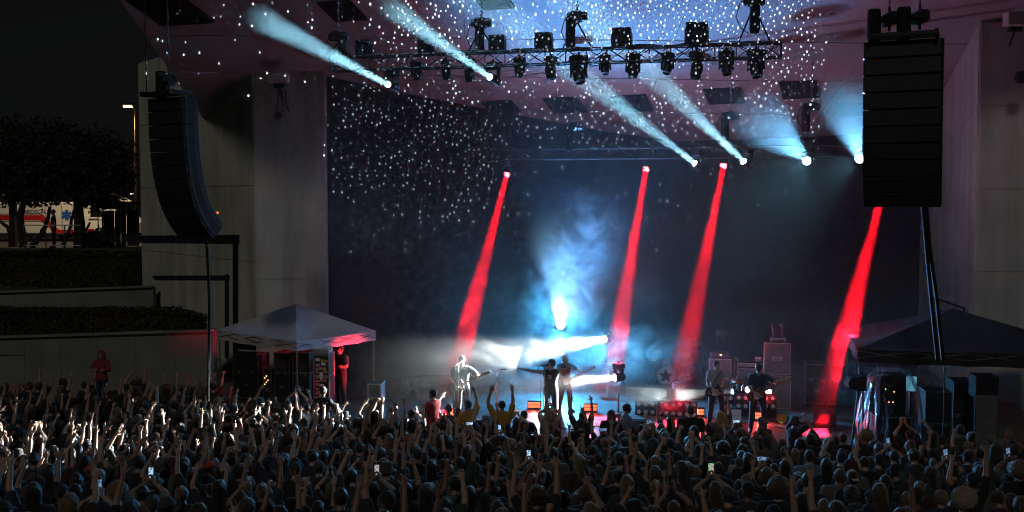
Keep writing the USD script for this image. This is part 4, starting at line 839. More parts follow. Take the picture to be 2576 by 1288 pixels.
def bulb_panel(label, x, y1, y2, n, Y):
    a = at(x, y1, Y); z1 = a[2]; z2 = at(x, y2, Y)[2]; dz = z1 - z2; w = .19 * n
    t = thing('lamp_panel', label, 'stage light', (a[0], a[1], SZ), STRZ); h = z1 - SZ + .1
    obj('housing', bx((0, .07, h / 2), (w, .12, h), .012), M['black'], t); obj('frame', cat_([bx((0, -.0, z), (w, .016, .02)) for z in (.012, h - .012)] + [bx((x_ * (w / 2 - .01), -.0, h / 2), (.02, .016, h - .05)) for x_ in (-1, 1)]), M['alu'], t)
    for i in range(n):
        for z in (z1 - SZ, max(z2 - SZ, .09)): obj('bulb', lathe([(0, .035), (.035, .028), (.056, .008), (.06, 0), (0, 0)], 12, basis((1, 0, 0), (0, 0, 1), (0, -1, 0), (-w / 2 + .095 + i * .19, .008, z))), M['bulb'], t)
for x, n, lab in ((1624, 3, 'leftmost panel of round lamps in front of the drum riser'), (1676, 3, 'middle panel of round lamps in front of the drum riser'), (1728, 3, 'right panel of round lamps in front of the drum riser')): bulb_panel(lab, x, 1018, 1043, n, 28.3 - (x - 1624) * .003)
bulb_panel('panel of round lamps behind the middle guitarist', 1829, 1001, 1022, 2, 28.2); bulb_panel('panel of round lamps left of the right guitarist', 1876, 1001, 1022, 3, 28.1); bulb_panel('panel of round lamps right of the right guitarist', 1936, 1001, 1022, 2, 27.9)
# side lamps on low stands: the horizontal white beams
SB = ((1520, 853, 30.6, (520, 1015, 22.6), 8.5, 40000, 'lit lamp on the tall stand throwing the upper horizontal beam'), (1545, 950, 28.2, (430, 1060, 22.2), 8., 26000, 'lit lamp behind the singer throwing the lower horizontal beam'), (1842, 988, 28.5, (420, 1040, 23.6), 8., 20000, 'bright lamp behind the middle guitarist throwing a low beam to the left'), (1881, 980, 28.9, (1700, 945, 25.), 5., 900, 'bright lamp between the two right guitarists'), (1934, 985, 28.6, (2000, 960, 24.), 8., 200, 'small bright lamp beside the right guitarist'))
for x, y, Y, (ex, ey, eY), an, I, lab in SB:
    p = at(x, y, Y); e = at(ex, ey, eY); t = moving_head('floor_lamp', p, e - p, lab, (an, I * KB, (.88, .96, .94), .085, .85), up=-.42, s=.9)
    b = p - unit_(e - p) * .15; hh = b[2] - .46 - SZ
    if hh > .1: obj('stand', mv(cat_([rod((0, 0, -.04), (0, 0, -hh + .02), .025), lathe([(0, 0), (.25, 0), (.25, .02), (.03, .04), (0, .04)], 16, trimesh.transformations.translation_matrix((0, 0, -hh)))]), (0, 0, -.02)), M['black'], t)
# the glaring lamp in the smoke
p = at(1410, 815, 32.2); d0 = at(1402, 690, 26.6) - p; t = moving_head('floor_lamp', p, d0, 'glaring lamp on a stand in the blue smoke above the singer', (4.0, 26000 * KB, (.34, .72, 1.), .15, .5), up=-.42)
b = p - unit_(d0) * .17; hh = b[2] - .5 - SZ; obj('stand', mv(cat_([rod((0, 0, 0), (0, 0, -hh + .02), .03), lathe([(0, 0), (.3, 0), (.3, .02), (.03, .05), (0, .05)], 16, trimesh.transformations.translation_matrix((0, 0, -hh)))]), (0, 0, -.04)), M['black'], t)
spot(t, unit_(d0) * .3 + A([0, 0, .3]), at(1800, 60, 31.) - p, 62., 400., (.66, .44, .80), .1, 1.)
spot(t, unit_(d0) * .25, at(1470, 520, 31.) - p, 33., 2700., (.04, .38, .95), .12, .9)
spot(t, unit_(d0) * .25, (0, -1, -.12), 80., 1150., (.06, .44, .88), .12, .9)
spot(t, unit_(d0) * .25, at(1660, 900, 29.4) - p, 26., 1700., (.12, .50, .95), .12, .9)
# par can and monitors
M['gold'] = mat('par_gold', (.7, .5, .12), .3, 1., var=.2)
def wedge(label, x, yb, w=.55, rz=STRZ, m=None):
    c = at_z(x, yb, SZ); t = thing('floor_monitor', label, 'floor monitor', c, rz); b = prism([(-.22, 0), (.22, 0), (.22, .12), (.02, .34), (-.22, .30)], -w / 2, w / 2)
    b.apply_transform(basis((0, -1, 0), (0, 0, 1), (-1, 0, 0))); obj('cabinet', b, m or M['case'], t)
    g_ = bx((0, 0, 0), (w * .9, .24, .012), .004); g_.apply_transform(basis((1, 0, 0), unit_(A([0, -.20, -.22])) * -1, np.cross((1, 0, 0), unit_(A([0, .20, .22]))), (0, .0, 0))); g_.apply_translation((0, .125, .238)); obj('grille', g_, M['grille'], t)
    obj('handle', bx((w / 2 + .004, 0, .15), (.012, .14, .05), .004), M['black'], t)
wedge('grey floor monitor in front of the middle guitarist', 1840, 1062, .5, m=M['strobe_off']); wedge('black floor monitor left of the singer', 1240, 1078); wedge('black floor monitor right of the singer', 1600, 1090); wedge('black floor monitor at the right edge of the stage front', 2075, 1072); wedge('black floor monitor before the left guitarist', 1090, 1072)
c = at_z(1968, 1064, SZ); t = thing('par_can', 'yellow par can lying on the stage at the right', 'stage light', c + A([0, 0, .13]), 0)
obj('can', lathe([(0, -.2), (.07, -.2), (.12, -.1), (.125, .14), (.135, .15), (.12, .15), (.115, .05), (0, .04)], 18, aim((-.35, -1, .1))), M['gold'], t); obj('yoke', cat_([bx((s * .15, 0, -.04), (.02, .05, .2), .004) for s in (-1, 1)] + [bx((0, 0, -.125), (.3, .05, .012), .004)]), M['black'], t)
for k, (P_, lab) in enumerate((([(2030, 1078), (2060, 1072), (2095, 1083), (2150, 1076), (2180, 1088)], 'thin cable snaking over the stage floor at the right'), ([(1400, 1075), (1450, 1082), (1500, 1071), (1560, 1080), (1640, 1076)], 'thin cable lying on the stage right of the singer'), ([(1950, 1072), (1985, 1080), (2010, 1068), (2030, 1060)], 'cable curling beside the yellow par can'))):
    o = obj('floor_cable', tube([at_z(*p_, SZ + .012) for p_ in P_], .010, 6), M['black']); tag(o, lab, 'cable')
t = thing('pedal_board', 'pedal board on the stage beside the left guitarist', 'pedal board', at_z(1165, 1075, SZ), STRZ); obj('board', bx((0, 0, .04), (.7, .35, .06), .01), M['black'], t)
for k in range(5): obj('pedal', bx((-.26 + k * .13, -.02, .095), (.08, .13, .05), .01), stm[k % 4], t)

# ================================================================ equipment under the right tent
M['plastic'] = usdkit.material(stage, '/World/Looks/plastic', {"g": ("texture_coordinate", {}), "n": ("noise_texture", {"scale": 3.5, "detail": 5., "distortion": 1.5}), "b": ("bump", {"strength": .9, "distance": .06}), "t": ("transparent_bsdf", {"color": (.85, .85, .87)}),
    "gl": ("glossy_bsdf", {"color": (.75, .75, .78), "roughness": .22}), "d": ("translucent_bsdf", {"color": (.5, .5, .52)}), "f": ("layer_weight", {"blend": .42}), "m1": ("mix_closure", {"fac": .35}), "m2": ("mix_closure", {})},
    [("g.object", "n.vector"), ("n.fac", "b.height"), ("b.normal", "gl.normal"), ("b.normal", "f.normal"), ("gl.BSDF", "m1.closure1"), ("d.BSDF", "m1.closure2"), ("f.facing", "m2.fac"), ("t.BSDF", "m2.closure1"), ("m1.closure", "m2.closure2")], surface="m2.closure")
c = at(2245, 1000, 24.6)
road_case('low black case under the clear plastic sheet', (c[0], c[1] + .1, 0), (.85, .6, 1.75), -5); t = thing('equipment_rack', 'rack with small lights under the clear plastic sheet', 'equipment rack', (c[0] - .02, c[1] + .1, 1.752), -5)
obj('frame', bx((0, 0, .5), (.6, .5, 1.), .012), M['box_side'], t)
for k in range(5): obj('rack_unit', bx((0, -.255, .12 + k * .19), (.54, .012, .16), .005), M['black'], t)
for k, (x, z, cc) in enumerate(((-.1, .35, 'red_led'), (.0, .35, 'warm_led'), (-.18, .66, 'led_green'), (.02, .6, 'warm_led'))):
    M.setdefault('warm_led', wl); M.setdefault('led_green', emat('led_green', (.2, 1., .4), 4.)); obj('indicator', bx((x, -.266, z), (.02, .01, .02)), M[cc], t)
V = trimesh.creation.icosphere(4).vertices.copy(); sh_ = trimesh.creation.icosphere(4)
sg = np.sign(V) * np.abs(V) ** .55; zz = (sg[:, 2] + 1) / 2; wv = (.78 - .34 * zz ** 1.5)
fold = .055 * np.sin(np.arctan2(V[:, 1], V[:, 0]) * 9 + 3 * zz) * (1 - zz * .6) + (meshkit.fbm(V * 3.1, 3, 2) - .5) * .22
sh_.vertices = np.column_stack([sg[:, 0] * (wv + fold), sg[:, 1] * (wv * .75 + fold), zz * 2.15 + .78 + .03 * np.sin(V[:, 0] * 14)])
o = obj('plastic_sheet', mv(sh_, (c[0], c[1] + .08, 0)), M['plastic'], smooth=True); tag(o, 'clear crumpled plastic sheet draped over equipment under the right tent', 'plastic sheet')
M['screen_blue'] = emat('screen_blue', (.18, .55, .75), .55)
q = at(2291, 965, 24.8); t = thing('monitor_screen', 'small monitor glowing pale blue beside the plastic sheet', 'monitor', (q[0], q[1], 0), -18)
obj('screen', bx((0, -.022, q[2]), (.26, .006, .36), .0), M['screen_blue'], t); obj('bezel', bx((0, 0, q[2]), (.31, .036, .41), .01), M['black'], t); obj('stand', cat_([rod((0, .03, 0.02), (0, .03, q[2] - .1), .03), bx((0, .03, .015), (.5, .4, .03), .006)]), M['black'], t)
for x0, x1, y0, Y, lab in ((2335, 2400, 985, 25.2, 'dark road case in the middle under the right tent'), (2405, 2455, 960, 26., 'dark upright case under the right tent')):
    a, w, h = px_box(x0, x1, y0, Y, 0); road_case(lab, (a[0], a[1] + .35, 0), (w, .7, h), -8)
a, w, h = px_box(2462, 2517, 948, 24.4, 0); t = thing('stage_speaker', 'grey upright loudspeaker under the right end of the black tent', 'loudspeaker', (a[0], a[1] + .3, 0), -8)
M['grey_cloth'] = mat('grey_cloth', (.12, .12, .125), .9, bump=.3); obj('cabinet', bx((0, 0, h / 2), (w, .6, h), .02), M['box_side'], t); obj('grille', bx((0, -.306, h / 2 + .1), (w * .94, .016, h * .6), .006), M['grey_cloth'], t); obj('handle', bx((w / 2 + .004, 0, h * .6), (.012, .2, .1), .004), M['black'], t)
q = at(2152, 960, 24.7); t = thing('loudspeaker', 'black five-sided loudspeaker on a stand beside the leg of the right tent', 'loudspeaker', (q[0], q[1], 0))
pl_ = [(-.23, -.02), (-.16, .11), (.20, .17), (.21, -.20), (.02, -.20), (-.19, -.13)]; m = prism(pl_, -.16, .16); m.apply_transform(basis((1, 0, 0), (0, 0, 1), (0, -1, 0), (0, 0, q[2]))); obj('cabinet', m, M['box_side'], t)
m = prism([(x * .86, y * .86) for x, y in pl_], .161, .172); m.apply_transform(basis((1, 0, 0), (0, 0, 1), (0, -1, 0), (0, 0, q[2]))); obj('grille', m, M['grille'], t)
for dx, bx_ in ((.08, -.17), (.18, .26)): obj('stand_leg', rod((dx, .02, q[2] - .19), (bx_, .02, .0), .026), M['black'], t)
for k, (x, y, lab) in enumerate(((2310, 952, 'small silver lamp arm beside the blue monitor'), (2376, 935, 'bottle shaped warm lamp hanging under the tent'))):
    q = at(x, y, 24.9); t = thing('desk_lamp', lab, 'lamp', (q[0], q[1], 0)); obj('pole', rod((0, 0, 0), (0, 0, q[2]), .012), M['black'], t); obj('shade', lathe([(0, .1), (.03, .1), (.05, 0), (.045, 0), (0, .06)], 12, trimesh.transformations.translation_matrix((0, 0, q[2]))), M['steel'], t)
# ================================================================ left background: terraces, trees, street, ambulance
M['hedge'] = mat('hedge_leaf', (.030, .040, .022), .7, var=.5, scale=9.); M['bark'] = mat('bark', (.035, .028, .022), .9, var=.4, scale=9., bump=.5)
def leaf_cloud(n, sampler, size, seed, flat=.5):
    r = np.random.default_rng(seed); P = sampler(r, n); n = len(P)
    a = r.normal(size=(n, 3)); a /= np.linalg.norm(a, axis=1, keepdims=True); b = np.cross(a, r.normal(size=(n, 3))); b /= np.linalg.norm(b, axis=1, keepdims=True); s = size * r.uniform(.6, 1.4, (n, 1))
    V = np.stack([P - a * s, P + b * s * flat, P + a * s, P - b * s * flat], 1).reshape(-1, 3); F = np.arange(n)[:, None] * 4 + np.array([[0, 1, 2, 0, 2, 3]]); return trimesh.Trimesh(V, F.reshape(-1, 3), process=False)
def hedge(label, a, b, z0, z1, th, n, seed):
    a, b = A([*a, 0.]), A([*b, 0.]); L = np.linalg.norm(b - a); d = (b - a) / L; nn = np.cross(Z, d); t = thing('hedge', label, 'hedge', (*a[:2], z0))
    N = 60; rows_ = []
    def smp(r, n):
        u = r.uniform(0, L, n); w = r.uniform(-1, 1, n); h = r.uniform(0, 1, n); e = r.random(n) < .6; h = np.where(e, 1 - .06 * r.random(n), h); w = np.where(~e, np.sign(w) * (1 - .08 * r.random(n)), w)
        top = (z1 - z0) * (.9 + .16 * meshkit.fbm(np.column_stack([u * .9, w * 2, u * 0 + seed]), 3, seed)); return d * u[:, None] + nn * (w * th)[:, None] + Z * (h * top)[:, None]
    obj('foliage', leaf_cloud(n, smp, .07, seed), M['hedge'], t, smooth=False)
    core = bx((L / 2, 0, (z1 - z0) * .44), (L, th * 1.7, (z1 - z0) * .88), .05); core.apply_transform(basis(d, nn, Z)); obj('branch_mass', core, M['bark'], t)
def bank_wall(label, pts, Y):
    (x0, y0), (x1, y1), h = pts; a, b = at(x0, y0, Y[0]), at(x1, y1, Y[1]); return a, b
def terrace(label, x0, yt0, Y0, x1, yt1, Y1, hgt):
    a, b = at(x0, yt0, Y0), at(x1, yt1, Y1); t = thing('terrace_wall', label, 'wall', (a[0], a[1], 0)); o = A([a[0], a[1], 0])
    n = 6
    for k in range(n):
        p, q = a + (b - a) * (k / n + .0006), a + (b - a) * ((k + 1) / n - .0006)
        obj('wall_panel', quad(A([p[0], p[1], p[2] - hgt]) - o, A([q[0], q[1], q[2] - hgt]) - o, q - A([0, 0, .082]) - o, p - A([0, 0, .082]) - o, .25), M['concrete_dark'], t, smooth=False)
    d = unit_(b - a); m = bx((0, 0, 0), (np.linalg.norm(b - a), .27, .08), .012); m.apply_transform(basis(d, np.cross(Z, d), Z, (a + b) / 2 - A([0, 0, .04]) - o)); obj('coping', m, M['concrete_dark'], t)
    return a, b
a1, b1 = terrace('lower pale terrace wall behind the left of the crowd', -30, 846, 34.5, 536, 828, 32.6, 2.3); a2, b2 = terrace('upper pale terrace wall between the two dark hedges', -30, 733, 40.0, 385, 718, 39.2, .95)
hedge('dark hedge between the two terrace walls', (a2[0] - 1, a2[1] - 2.2), (-10.6, a2[1] - 3.1), a1[2] - .6, at(0, 775, 37.6)[2], .9, 9000, 3)
hedge('dark hedge on the street edge above the upper terrace wall', (-26, 45.2), (-15.6, 44.6), a2[2] - .6, at(200, 632, 45)[2], 1.0, 9000, 4)
bank = A([[a1[0] - 4, 35.0, a1[2] - .6], [-9.3, 33.1, a1[2] - .6], [-12, 36., a1[2] - .4], [a1[0] - 4, 38.2, a1[2] - .2], [a1[0] - 6, 40.1, a2[2] - .7], [-14.4, 39.4, a2[2] - .7], [-15.6, 44, a2[2] - .2], [a1[0] - 8, 44, a2[2] - .2], [-34, 46.2, 4.72], [-15.2, 46.2, 4.72], [-15.2, 90, 4.2], [-60, 90, 4.2]])
obj('bank', trimesh.Trimesh(bank, [[0, 1, 2], [0, 2, 3], [3, 2, 5], [3, 5, 4], [4, 5, 6], [4, 6, 7], [7, 6, 9], [7, 9, 8]], process=False), M['ground'], kind='structure', smooth=False)
M['asphalt'] = mat('asphalt', (.05, .05, .052), .85, var=.25, scale=3., bump=.3, bscale=30.)
obj('street', quad((-60, 46.2, 4.72), (-12.2, 46.2, 4.72), (-12.2, 90, 4.2), (-60, 90, 4.2)), M['asphalt'], kind='structure', smooth=False)
stz = lambda Y: 4.724 - .52 * (Y - 46.2) / 43.8
# ambulance
M['amb_white'] = mat('ambulance_white', (.72, .71, .66), .35, var=.06); M['amb_red'] = mat('ambulance_red', (.45, .015, .02), .35, var=.05); M['amb_blue'] = mat('ambulance_blue', (.02, .10, .38), .4, var=.05); M['glass_dark'] = mat('glass_dark', (.01, .011, .012), .06, var=.1); M['rubber'] = mat('rubber', (.015, .015, .015), .8)
AY = 57.; am = thing('ambulance', 'white ambulance with a red stripe parked behind the trees at the left', 'ambulance', (at(195, 620, AY)[0], AY, stz(AY)))
Xp = lambda px: at(px, 600, AY)[0] - at(195, 600, AY)[0]
Zp = lambda py: at(100, py, AY)[2] - stz(AY)
xr, x1, xc = Xp(-70), Xp(196), Xp(262)
obj('box_body', bx(((xr + x1) / 2, 1.1, (Zp(508) + .42) / 2), (x1 - xr, 2.2, Zp(508) - .42), .06), M['amb_white'], am)
cabm_ = prism([(x1, .42), (Xp(330), .42), (Xp(332), 1.0), (Xp(318), 1.32), (Xp(272), 1.45), (Xp(238), 2.12), (Xp(226), 2.2), (x1, 2.2)], .12, 2.05); cabm_.apply_transform(basis((1, 0, 0), (0, 0, 1), (0, 1, 0))); obj('cab', cabm_, M['amb_white'], am)
dr_ = obj('door', quad((Xp(208), .10, .55), (Xp(268), .10, .55), (Xp(268), .10, 1.42), (Xp(212), .10, 1.42), .02), M['amb_white'], am, smooth=False)
obj('window', prism([(Xp(227), 1.36), (Xp(262), 1.36), (Xp(262), 1.5), (Xp(243), 2.02), (Xp(230), 2.02)], 0, .03).apply_transform(basis((1, 0, 0), (0, 0, 1), (0, -1, 0), (0, .12, 0))), M['glass_dark'], dr_); obj('handle', bx((Xp(235), .07, 1.24), (.5, .03, .05), .01), M['rubber'], dr_); obj('trim_strip', bx((Xp(250), .075, 1.235), (.8, .02, .04)), M['strobe_off'], dr_)
def stripe(nm, pts, m, off): obj(nm, prism([(Xp(x), Zp(y)) for x, y in pts], 0, .006).apply_transform(basis((1, 0, 0), (0, 0, 1), (0, -1, 0), (0, off, 0))), m, am, smooth=False)
stripe('stripe', [(-68, 541), (110, 541), (120, 549), (142, 572), (150, 578), (195, 578), (195, 588), (145, 588), (133, 580), (112, 560), (104, 554), (-68, 554)], M['amb_red'], -.004)
for k, dy in enumerate((-3.2, 14.6)): stripe('pin_stripe', [(-68, 541 + dy), (106, 541 + dy), (112, 545 + dy), (112, 547 + dy), (104, 542.6 + dy), (-68, 542.6 + dy)], M['rubber'], -.004)
stripe('stripe', [(196, 576), (236, 576), (236, 587), (196, 587)], M['amb_red'], .096)
tx = meshkit.text_mesh('MEDICAL', .20, .006, True); tx.apply_transform(basis((1, 0, 0), (0, 0, 1), (0, -1, 0), (Xp(62), -.002, Zp(537)))); obj('lettering', tx, M['rubber'], am, smooth=False)
for k in range(3):
    m = bx((0, 0, 0), (.17, .012, .58)); m.apply_transform(rot((0, 1, 0), 60 * k)); obj('star_of_life', mv(m, (Xp(170), -.008 - .002 * k, Zp(541))), M['amb_blue'], am, smooth=False)
for x in (116, 158, 184): obj('door_seam', bx((Xp(x), -.004, 1.2), (.02, .012, 1.7)), M['rubber'], am, smooth=False)
obj('sill', bx(((xr + x1) / 2, .0, .40), (x1 - xr, .12, .06), .01), M['alu'], am)
for x in (61, 292):
    w_ = obj('wheel', mv(lathe([(.0, -.12), (.34, -.12), (.40, -.08), (.40, .08), (.34, .12), (0, .12)], 22, rot((1, 0, 0), 90)), (Xp(x), .14, .40)), M['rubber'], am); obj('rim', mv(lathe([(0, .0), (.2, .0), (.23, -.03), (.0, -.05)][::-1], 16, rot((1, 0, 0), 90)), (Xp(x), .0, .40)), M['alu'], w_)
# tent over the booth
F_z = stz(49)
tent('pale pop-up tent on the street behind the dark booth at the far left', [A([at(246, 600, 49)[0], 49.0]), A([at(304, 600, 49)[0], 49.0]), A([at(304, 600, 49)[0] - .4, 51.6]), A([at(246, 600, 49)[0] - .4, 51.6])], at(270, 506, 49)[2], at(272, 484, 50)[2], F_z, M['canvas_pale'], .25, M['canvas_dark'])
a = at(257, 522, 48.6); b = at(346, 522, 48.6); bz = stz(48.6)
t = thing('booth', 'dark screened booth with a white top bar beside the street lamp', 'booth', (a[0], 48.6, bz)); bw, bh = b[0] - a[0], a[2] - bz
for k in range(3): obj('screen_panel', bx((bw * (k + .5) / 3, .05, bh * .47), (bw / 3 - .04, .04, bh * .9)), M['canvas_dark'], t)
for k, x in enumerate((0, bw * .52, bw)): obj('post', rod((x, 0, 0), (x, 0, bh), .045 if k else .03), M['white'] if k == 1 else M['steel'], t)
obj('top_bar', bx((bw * .46, -.03, bh + .02), (bw * .9, .12, .18), .03), M['white'], t); obj('roof', bx((bw / 2, .5, bh + .2), (bw, .9, .12), .02), M['canvas_dark'], t)
# street lamps
sod = emat('sodium_lamp', (1., .50, .14), 12.); M['pole_tan'] = mat('pole_tan', (.13, .085, .045), .6)
LY = 53.5; lp = at(343, 500, LY); lt = at(341, 282, LY); lh = at(322, 264, LY)
t = thing('street_lamp', 'street lamp glowing orange on a tall pole left of the speaker array', 'street lamp', (lp[0], LY, stz(LY))); o = A([lp[0], LY, stz(LY)])
obj('pole', rod((0, 0, 0), lt - o, .11, .075, 12), M['pole_tan'], t); obj('arm', tube([lt - o, at(338, 272, LY) - o, at(332, 266, LY) - o, at(326, 264, LY) - o], [.07, .06, .05, .045], 8), M['pole_tan'], t); hd = obj('lamp_head', bx(lh - o + A([0, 0, .03]), (.62, .32, .12), .04), M['alu'], t); obj('lens', bx(lh - o - A([0, 0, .075]), (.46, .26, .13), .05), sod, hd); obj('base', lathe([(.2, 0), (.2, .4), (.12, .5), (0, .5)], 12), M['concrete'], t)
spot(t, lh - o - A([0, 0, .26]), (-.35, .25, -1), 60., 620., (1., .72, .42), .12, .3)
for x, y, Y, lab in ((327, 436, 130., 'tiny far white lamp on a thin pole right of the trees'), (331, 486, 110., 'tiny far white lamp above the booth')):
    c = at(x, y, Y); t = thing('street_lamp', lab, 'street lamp', (c[0], Y, 3.)); obj('pole', rod((.3, 0, 0), (.3, 0, c[2] - 3.), .07), M['alu'], t); obj('lamp_head', bx((.1, 0, c[2] - 3.), (.45, .2, .1), .03), M['alu'], t); obj('lens', bx((.1, -.02, c[2] - 3.08), (.4, .24, .05)), emat('far_lamp_%d' % y, (.9, .95, 1.), 6.), t)
# trees
def tree(label, Y, limbs, crown, n, seed):
    """limbs: photo polylines with radii; crown: (px, py, r metres) clumps."""
    b0 = at(*limbs[0][0][0], Y); zg = stz(Y) if Y > 46 else 4.6; o = A([b0[0], Y, zg]); t = thing('tree', label, 'tree', o); r = random.Random(seed)
    for k, (pts, r0, r1) in enumerate(limbs):
        P = [at(x, y, Y + .12 * k * math.sin(i * 1.3)) - o for i, (x, y) in enumerate(pts)]
        if k == 0: P[0][2] = 0.
        D = []
        for i in range(len(P) - 1): D += [P[i] + (P[i + 1] - P[i]) * s + A([r.uniform(-.03, .03), 0, 0]) for s in (0, .33, .66)]
        D.append(P[-1]); obj('trunk' if k == 0 else 'limb', tube(D, np.linspace(r0, r1, len(D)), 8), M['bark'], t)
    C = [(at(x, y, Y) - o, R) for x, y, R in crown]
    def smp(g, n):
        w = A([R ** 2 for _, R in C]); k = g.choice(len(C), n, p=w / w.sum()); v = g.normal(size=(n, 3)); v /= np.linalg.norm(v, axis=1, keepdims=True); q = v * (g.uniform(.35, 1, (n, 1)) ** .6); c_ = A([c for c, _ in C])[k] + q * A([R for _, R in C])[k][:, None] * A([1, .8, .75])
        keep = meshkit.fbm(c_ * 1.7 + seed, 3, seed) > .44; return c_[keep]
    obj('crown', leaf_cloud(n, smp, .11, seed), M['hedge'], t, smooth=False)
    obj('twigs', cat_([rod(c * .4 + C[0][0] * .6, c + A([r.uniform(-R, R) * .6, r.uniform(-R, R) * .5, r.uniform(-.3, R) * .5]), .022, .006, 4) for c, R in C for _ in range(7)]), M['bark'], t)
tree('leftmost dark tree in front of the ambulance', 48.5, [([(33, 626), (33, 560), (32, 470)], .22, .16), ([(36, 612), (18, 570), (-4, 552)], .13, .07), ([(32, 500), (10, 470), (-20, 440)], .12, .05), ([(32, 500), (50, 460), (70, 430)], .1, .04)], [(30, 445, 2.0), (-20, 425, 2.2), (60, 400, 2.2), (20, 370, 2.3), (-40, 380, 2.2), (90, 440, 1.6), (0, 485, 1.0)], 9000, 11)
tree('dark tree with a long leaning limb behind the standing man', 47.8, [([(58, 624), (56, 580), (50, 540), (62, 500), (70, 450)], .2, .12), ([(80, 622), (104, 590), (118, 560), (126, 520)], .15, .07), ([(52, 545), (64, 505), (88, 470)], .12, .05), ([(66, 480), (110, 450), (150, 430)], .1, .04)], [(100, 440, 1.9), (150, 425, 2.1), (120, 380, 2.2), (180, 400, 2.0), (70, 475, 1.0), (110, 490, 1.0), (150, 470, 1.0)], 8500, 12)
tree('dark tree with a thick straight trunk right of the blue star', 47.2, [([(200, 622), (199, 560), (198, 500), (200, 450)], .28, .2), ([(158, 620), (166, 600), (177, 570), (190, 520)], .10, .06), ([(150, 598), (178, 592), (194, 583), (214, 583), (226, 560)], .10, .05), ([(199, 500), (240, 470), (270, 440)], .14, .05)], [(210, 440, 2.0), (255, 455, 1.7), (235, 400, 2.1), (190, 470, 1.4), (280, 420, 1.5), (150, 480, .9), (230, 500, .9)], 8500, 13)
for x, y, R, s, lab in ((236, 602, .40, 21, 'small leafy bush left of the dark booth'), (254, 594, .38, 22, 'small leafy bush against the dark booth'), (222, 606, .45, 23, 'low leafy bush right of the thick trunk')):
    c = at(x, y, 47.5); t = thing('bush', lab, 'bush', (c[0], 47.5, stz(47.5)))
    def smp(g, n, R=R, c=c): v = g.normal(size=(n, 3)); v /= np.linalg.norm(v, axis=1, keepdims=True); return v * (g.uniform(.2, 1, (n, 1)) ** .5) * R * A([1.2, 1, 1.1]) + A([0, 0, c[2] - stz(47.5)])
    obj('foliage', leaf_cloud(500, smp, .07, s), M['hedge'], t, smooth=False); obj('stems', cat_([rod((0, 0, 0), (math.cos(k) * R * .7, math.sin(k) * R * .6, c[2] - stz(47.5) + .2), .02, .008, 5) for k in range(6)]), M['bark'], t)
t = thing('railing', 'thin metal railing at the street edge in front of the ambulance', 'railing', (at(60, 620, 46.4)[0], 46.4, 4.73)); r0 = at(60, 620, 46.4)[0]
for x in (62, 115, 163, 200): obj('post', rod((at(x, 600, 46.4)[0] - r0, 0, 0), (at(x, 600, 46.4)[0] - r0, 0, 1.05), .028), M['steel'], t)
for z in (.12, 1.03): obj('rail', rod((0, 0, z), (at(204, 600, 46.4)[0] - r0, 0, z), .025), M['steel'], t)

# ================================================================ people on the stage
def person(label, px, py, Y, zf, rz, pose, hair, over=None, k=1., fine=True, group=None, **kw):
    """A person whose head is behind a photo pixel column, standing on height zf; k scales the body."""
    c = at(px, py, Y); parts, info = figure(pose if isinstance(pose, dict) else POSES[pose], hair=hair, fine=fine, **kw)
    t = thing('person', label, 'person', (c[0], c[1], zf), rz, group=group)
    parts = [(n, xf(m, np.eye(3) * k, A([0, 0, 0])), mk) for n, m, mk in parts]; made = build_person(t, parts, over); return t, info, made
skin1 = fab('skin_pale', (.45, .28, .21), .1); skin2 = fab('skin_tan', (.34, .20, .14), .1); dark_tee = fab('tee_black', (.014, .015, .018)); grey_tee = fab('tee_grey', (.30, .29, .28)); blue_tee = fab('tee_blue', (.16, .22, .26)); navy = fab('cloth_navy', (.02, .025, .04)); hair_b = fab('hair_brown', (.06, .035, .02), .4)
SING = {1: ((.70, .10, 1.50), (.1, -.3, -1), (1, .2, .25), (0, .6, -1), 'open'), -1: ((-.36, .10, 1.72), (-.9, 0, -.7), (.35, .3, .8), (.6, .5, -.4), 'relaxed')}
t, info, made = person('singer in a black sleeveless top with both arms spread wide at the microphone', 1386, 905, 26.9, SZ, 180, SING, 'short', {'shirt': dark_tee, 'skin': skin1, 'hair': hair_b, 'trousers': navy}, 1.02, look=(-62, 6), sleeves=0, legs={-1: (-.13, 0, .085, -.3, 1), 1: (.13, .02, .085, .3, 1)})
m_ = trimesh.creation.extrude_polygon(Polygon([(-.05, .05), (.05, .05), (.035, -.03), (0, -.07), (-.035, -.03)]).difference(Polygon([(-.02, .03), (.02, .03), (0, -.03)])), .004, engine='earcut'); m_.apply_transform(basis((-1, 0, 0), (0, 0, 1), (0, 1, 0), (.03, .155, 1.33))); obj('shirt_print', m_, M['strobe_off'], made['shirt'], smooth=False)
